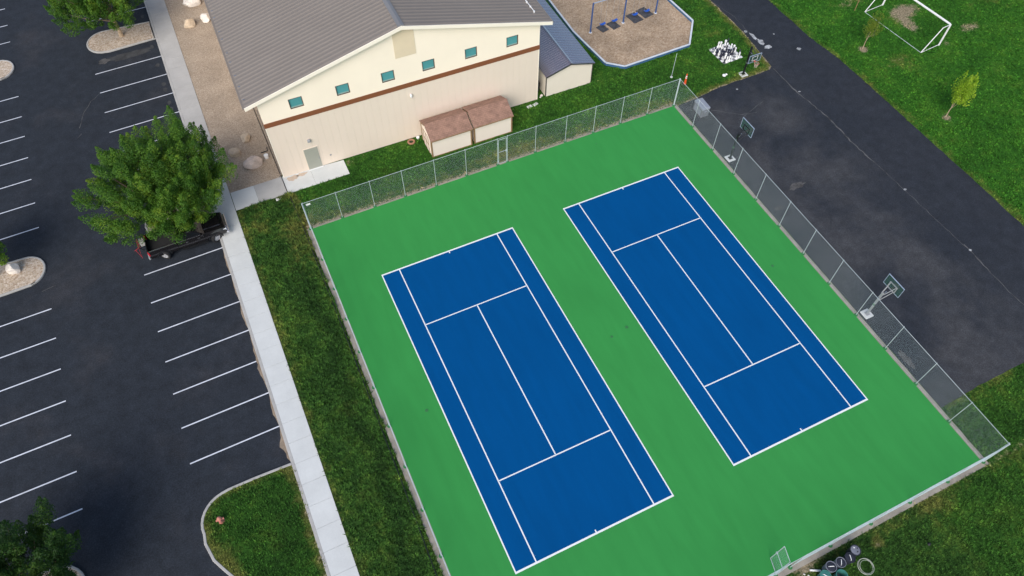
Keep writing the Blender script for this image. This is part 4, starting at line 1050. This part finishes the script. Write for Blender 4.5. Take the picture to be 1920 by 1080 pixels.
for s in (-1, 1):
    yb_ = lambda z: s*(.93-(z-1.255)/.545*.13)
    for x0_, x1_, x2_, x3_ in ((-.62,.16,.16,-.58),(.24,1.06,.56,.24)):
        q = [(x0_,yb_(1.32),1.32),(x1_,yb_(1.32),1.32),(x2_,yb_(1.74),1.74),(x3_,yb_(1.74),1.74)]
        if s > 0: q = q[::-1]
        quad_panel(q, .008, 'side_window', 'carglass', cab)
    MB().box(-.74,1.2,s*.945-.008,s*.945+.008,1.262,1.30).build('belt_moulding', 'chrome', cab)
    for x in (-.1, .78): MB().box(x-.10,x+.10,s*.995-.02,s*.995+.015,1.04,1.085).build('door_handle', 'chrome', body)
    for x in (-.78, .2, 1.14): MB().box(x-.006,x+.006,s*.988-.002,s*.988+.003,.6,1.1).build('door_seam', 'rubber', body)
    mr = MB().bevbox(.98,1.18,min(s*.98,s*1.22),max(s*.98,s*1.22),1.22,1.44,.03).build('mirror', 'carpaint', tk)
    MB().box(-.6,1.3,min(s*.90,s*1.06),max(s*.90,s*1.06),.38,.43).build('running_board', 'black', tk)
    MB().bevbox(2.62,2.90,min(s*.60,s*.93),max(s*.60,s*.93),.88,1.06,.02).build('headlight', 'lens', tk)
    MB().bevbox(-2.985,-2.86,min(s*.80,s*.985),max(s*.80,s*.985),.88,1.24,.02).build('taillight', 'tail', tk)
    # bed sides
    MB().loft([[(x,s*.90,.55),(x,s*.98,.55),(x,s*.985,1.05),(x,s*.965,1.30),(x,s*.90,1.30)] for x in (-2.93,-.83)]).build('bed_side', 'carpaint', tk)
    MB().box(-2.9,-.86,min(s*.895,s*.968),max(s*.895,s*.968),1.303,1.325).build('bed_rail', 'chrome', tk)
MB().box(-2.92,-.84,-.895,.895,.72,.78).build('bed_floor', 'rubber', tk)
MB().box(-2.985,-2.925,-.79,.79,.70,1.27).build('tailgate', 'carpaint', tk)
MB().box(-.86,-.81,-.89,.89,.78,1.29).build('bed_front', 'carpaint', tk)
quad_panel([(1.20,-.86,1.30),(1.20,.86,1.30),(.66,.75,1.78),(.66,-.75,1.78)], .02, 'windshield', 'carglass', cab)
quad_panel([(-.775,.8,1.34),(-.775,-.8,1.34),(-.715,-.72,1.74),(-.715,.72,1.74)], .02, 'rear_window', 'carglass', cab)
MB().bevbox(2.80,3.02,-.97,.97,.50,.74,.04).build('front_bumper', 'chrome', tk)
gr = MB().box(2.86,2.945,-.58,.58,.76,1.04).build('grille', 'chrome', tk); MB().box(2.946,2.955,-.52,.52,.80,1.0).build('grille_mesh', 'black', gr)
MB().bevbox(-3.12,-2.99,-.95,.95,.48,.68,.03).build('rear_bumper', 'steelgrey', tk)
tyre = MB().lathe([(.27,-.13),(.40,-.13),(.425,-.08),(.425,.08),(.40,.13),(.27,.13),(.27,-.13)], 24, cap=False).mesh('tyre', 'rubber', False)
rim = MB().lathe([(.265,-.10),(.275,.115),(.24,.125),(.22,.04),(.07,.04),(.06,.12)], 20)
for k in range(6):
    a = 2*math.pi*k/6; m4 = Matrix.Rotation(a, 4, 'Z'); rim.box(.04,.25,-.035,.035,.042,.118, m4)
rim = rim.mesh('rim', 'alloy')
for x in (-1.96, 1.94):
    for s in (-1, 1):
        w = bpy.data.objects.new('wheel', None); COL.objects.link(w); w.parent = tk; w.location = (x, s*.875, .425); w.rotation_euler = (R(90) if s < 0 else R(-90), 0, .3*x)
        link('tyre', tyre, w); link('rim', rim, w)
        ar = MB().loft([[(x+r_*math.cos(R(a)), yy, .43+r_*math.sin(R(a))) for r_ in (.47,.56) for yy in ((s*.93, s*1.005) if r_ == .47 else (s*1.005, s*.93))] for a in range(0, 181, 15)]).build('wheel_arch', 'black', tk)
# hitch rack behind the truck
hr = thing('hitch_rack', 'red tubular rack and pale box at the rear of the pickup', 'rack', (-21.43,21.75,Z_LOT), R(.8))
MB().tube([(.62,-.25,.45),(.25,-.25,.45),(.0,-.25,.95)], .035, 6).build('hitch_arm', 'black', hr)
for a, b in (((-.1,-.8,.3),(-.1,.6,.95)),((-.25,-.6,1.0),(.1,.0,1.05)),((-.3,-.3,.9),(-.1,-.7,.35)),((-.45,-.1,.6),(0,-.25,.95)),((-.05,.2,.35),(-.05,.7,.95))):
    MB().tube([a, b], .013, 6).build('tube', 'red', hr)
MB().bevbox(.08,.46,.15,.60,.55,1.0,.03).build('box', 'kerb', hr)

# ------------------------------------------------------------------ barrels, hose, hydrant, utility box
def barrel(label, x, y, mat, lidmat, style, rot=0, r=.30, h=.88):
    t = thing('barrel', label, 'barrel', (x,y,0), rot, 'barrels beside the fence')
    MB().lathe([(r*.80,0),(r*.86,.05),(r*.95,h*.6),(r,h-.06),(r*1.06,h-.05),(r*1.06,h),(r*.96,h),(r*.92,h-.08),(r*.78,.06)], 18).build('drum', mat, t, True)
    if style == 'open':
        MB().lathe([(r*.80,.12),(r*.82,.14)], 16).build('inner_floor', 'bingrey', t)
    else:
        MB().lathe([(r*.91,h-.06),(r*.91,h-.035),(r*.6,h-.02)], 18).build('lid', lidmat, t)
        if style == 'handle': MB().tube([(-.16,0,h-.03),(-.13,0,h+.05),(.13,0,h+.05),(.16,0,h-.03)], .022, 6).build('handle', 'white', t)
        if style == 'plugs':
            for a, b, m_ in ((.12,.1,'white'),(-.05,-.12,'black'),(.14,-.08,'black')): MB().lathe([(.04,0),(.035,.03)], 8, (a,b,h-.028)).build('plug', m_, t)
    return t
barrel('slate grey barrel with plugs in its lid, end of the row', 13.15, -19.32, 'bindark', 'bingrey', 'plugs', .8)
barrel('charcoal barrel with short pale handle, second in the row after the plugged one', 12.58, -19.52, 'bindark', 'bindark', 'handle', 1.2, .29)
barrel('charcoal barrel with pale rim and handle in the middle of the row', 11.92, -19.50, 'bingrey', 'bindark', 'handle', .9, .285)
barrel('charcoal barrel with pale handle beside the green barrels', 11.25, -19.45, 'bingrey', 'bindark', 'handle', -.4, .30)
barrel('sea green barrel with a long white handle', 10.62, -19.72, 'bingreen', 'bingreen', 'handle', -1.0, .31)
barrel('open empty sea green barrel without a lid', 11.50, -20.10, 'bingreen', 'bingreen', 'open', 0, .32)
barrel('grey-green barrel hidden partly behind the open green one', 11.05, -20.62, 'bingreen', 'bingrey', 'handle', .4, .31)
mb = MB(); 
for i, (dx, dy, r) in enumerate(((0,0,.46),(.05,.03,.43),(-.04,.04,.44),(.02,-.05,.40),(-.02,.0,.47))): mb.torus((13.5+dx,-20.3+dy,.02+i*.022), r, .013, 30, 5)
tag(mb.build('hose_coil', 'hose'), 'coil of pale hose lying on the grass near the barrels', 'hose')
tag(MB().tube([(10.35,-19.05,.08),(10.9,-19.35,.08)], .06, 6).build('pipe', 'white'), 'short white pipe on the ground between fence and barrels', 'pipe')
rb = random.Random(3)
for i in range(7):
    boulder('small pale stone in the weeds between fence and green barrel', 9.7+rb.uniform(-.35,.55), -19.25+rb.uniform(-.2,.2), rb.uniform(.05,.09), 'stoneC', 200+i, (1,.8,.7), rb.uniform(0,3), group='stones near the barrels', name='stone', cat='stone')
tag(MB().lathe([(.09,0),(.11,.04),(.07,.10),(.03,.16),(.05,.18)], 9, (17.84,-20.9,0)).build('sprinkler_head', 'black', None, True), 'small black sprinkler head in the lawn beyond the hose coil', 'sprinkler')
t = thing('fire_hydrant', 'faded pinkish red fire hydrant on the kerbed lawn', 'hydrant', (-20.45,-1.45,0))
MB().lathe([(.17,0),(.17,.05),(.12,.06),(.12,.45),(.15,.46),(.15,.50),(.13,.58),(.08,.66),(.03,.68),(.03,.72)], 14).build('barrel_body', 'hydrant', t, True)
MB().tube([(-.24,0,.36),(.24,0,.36)], .065, 10).build('side_outlet', 'hydrant', t); MB().tube([(0,-.05,.36),(0,-.26,.36)], .085, 10).build('front_outlet', 'hydrant', t)
MB().lathe([(.20,0),(.2,.02)], 12).build('flange', 'hydrant', t)
o = MB().bevbox(-.24,.24,-.15,.15,0,.10,.02).build('valve_box', 'white', None, loc=(-10.52,22.6,.0)); tag(o, 'white valve box cover in the grass at the walkway edge', 'valve box')

# ------------------------------------------------------------------ grass blades over the turf
def scatter(name, label, regions, tuft_h, blades, rad, seed, width):
    rs = np.random.RandomState(seed); PX = []; PY = []
    for poly, dens in regions:
        xs_ = [p[0] for p in poly]; ys_ = [p[1] for p in poly]; n = int((max(xs_)-min(xs_))*(max(ys_)-min(ys_))*dens)
        x = rs.uniform(min(xs_), max(xs_), n); y = rs.uniform(min(ys_), max(ys_), n); k = inside(x, y, poly); PX.append(x[k]); PY.append(y[k])
    X = np.concatenate(PX); Y = np.concatenate(PY)
    ok = ~inside(X, Y, ASPH) & ~inside(X, Y, MULCH) & ~inside(X, Y, ROCKBED) & ~inside(X, Y, WALK2)
    ok &= ~((X > PAD[0]-.30) & (X < PAD[1]+.28) & (Y > PAD[2]-.28) & (Y < PAD[3]+.10))
    ok &= ~((Y > 24.4) & (X > -9.8) & (X < 13.9)) & ~((Y > 24.4) & (X > 14.6) & (X < 19.5)) & ~((Y > 21.6) & (Y < 24.3) & (X > 2.5) & (X < 10.1))
    ok &= ~((X > 32.05) & (X < 34.4) & (Y > 21.3) & (Y < 23.9))
    d, b, t_, lu = grass_attr(X, Y)
    ok &= rs.uniform(0,1,X.size) > b*1.25
    X, Y, d, b, t_, lu = X[ok], Y[ok], d[ok], b[ok], t_[ok], lu[ok]
    me = bpy.data.meshes.new(name); me.from_pydata(np.stack([X, Y, np.zeros_like(X)], 1).tolist(), [], [])
    at = me.attributes.new('gc','FLOAT_COLOR','POINT'); at.data.foreach_set('color', np.stack([d, b, t_, lu], 1).astype(np.float32).ravel())
    at = me.attributes.new('rz','FLOAT','POINT'); at.data.foreach_set('value', rs.uniform(0,6.28,X.size).astype(np.float32))
    clump_ = .6+.25*np.sin(X*1.9+np.sin(Y*1.37)*2+.6*Y)+.25*np.sin(Y*.83+1.7*np.sin(X*.9+Y*.31))*np.sin(Y*2.9+X*2.3)
    at = me.attributes.new('sc','FLOAT','POINT'); at.data.foreach_set('value', (rs.uniform(.55,1.1,X.size)*(.75+.5*clump_)).astype(np.float32))
    mb = MB(); r2 = random.Random(seed)
    for k in range(blades):
        a = r2.uniform(0,6.28); q = rad*math.sqrt(r2.random()); bx0, by0 = q*math.cos(a), q*math.sin(a); h = tuft_h*r2.uniform(.5,1.15)
        la = r2.uniform(0,6.28); lean = h*r2.uniform(.4,1.1); wx, wy = -math.sin(la)*width, math.cos(la)*width
        m1 = (bx0+math.cos(la)*lean*.4, by0+math.sin(la)*lean*.4, h*.65); tp = (bx0+math.cos(la)*lean, by0+math.sin(la)*lean, h)
        mb.add([(bx0-wx,by0-wy,0),(bx0+wx,by0+wy,0),(m1[0]+wx*.9,m1[1]+wy*.9,m1[2]),(m1[0]-wx*.9,m1[1]-wy*.9,m1[2]),tp], [(0,1,2,3),(3,2,4)])
    tm = mb.mesh(name+'_tuft', 'blade', fix=False)
    to = bpy.data.objects.new(name+'_tuft', tm)          # used by the modifier only, not linked into the scene
    o = link(name, me); tag(o, label, 'grass', kind='stuff')
    ng = bpy.data.node_groups.new(name, 'GeometryNodeTree')
    ng.interface.new_socket('Geometry', in_out='INPUT', socket_type='NodeSocketGeometry'); ng.interface.new_socket('Geometry', in_out='OUTPUT', socket_type='NodeSocketGeometry')
    gi = ng.nodes.new('NodeGroupInput'); go = ng.nodes.new('NodeGroupOutput'); ip = ng.nodes.new('GeometryNodeInstanceOnPoints')
    oi = ng.nodes.new('GeometryNodeObjectInfo'); oi.inputs[0].default_value = to; oi.inputs['As Instance'].default_value = True
    na = ng.nodes.new('GeometryNodeInputNamedAttribute'); na.data_type = 'FLOAT'; na.inputs[0].default_value = 'rz'
    ns = ng.nodes.new('GeometryNodeInputNamedAttribute'); ns.data_type = 'FLOAT'; ns.inputs[0].default_value = 'sc'
    cx = ng.nodes.new('ShaderNodeCombineXYZ'); ng.links.new(na.outputs[0], cx.inputs[2])
    ng.links.new(gi.outputs[0], ip.inputs['Points']); ng.links.new(oi.outputs['Geometry'], ip.inputs['Instance'])
    ng.links.new(cx.outputs[0], ip.inputs['Rotation']); ng.links.new(ns.outputs[0], ip.inputs['Scale']); ng.links.new(ip.outputs[0], go.inputs[0])
    md = o.modifiers.new('blades', 'NODES'); md.node_group = ng
    return o
scatter('long_grass', 'long unmown grass between sidewalk and court fence', [([(-13.68,-16),(-9.42,-16),(-9.42,22.75),(-13.85,22.75)], 62)], .20, 14, .11, 3, .020)
scatter('lawn_grass', 'mown grass of the lawns and playing field', [([(-9.2,18.6),(24.8,18.6),(24.8,24.6),(-9.2,24.6)], 40), ([(13.9,18.5),(37,18.5),(37,40),(13.9,40)], 30), ([(42,-12),(72,-12),(72,34),(42,34)], 22), (offset(PENIN, .25), 40), ([(9,-26),(40,-26),(40,-14.4),(25,-14.4),(25,-18.7),(9,-18.7)], 36)], .10, 12, .14, 5, .018)
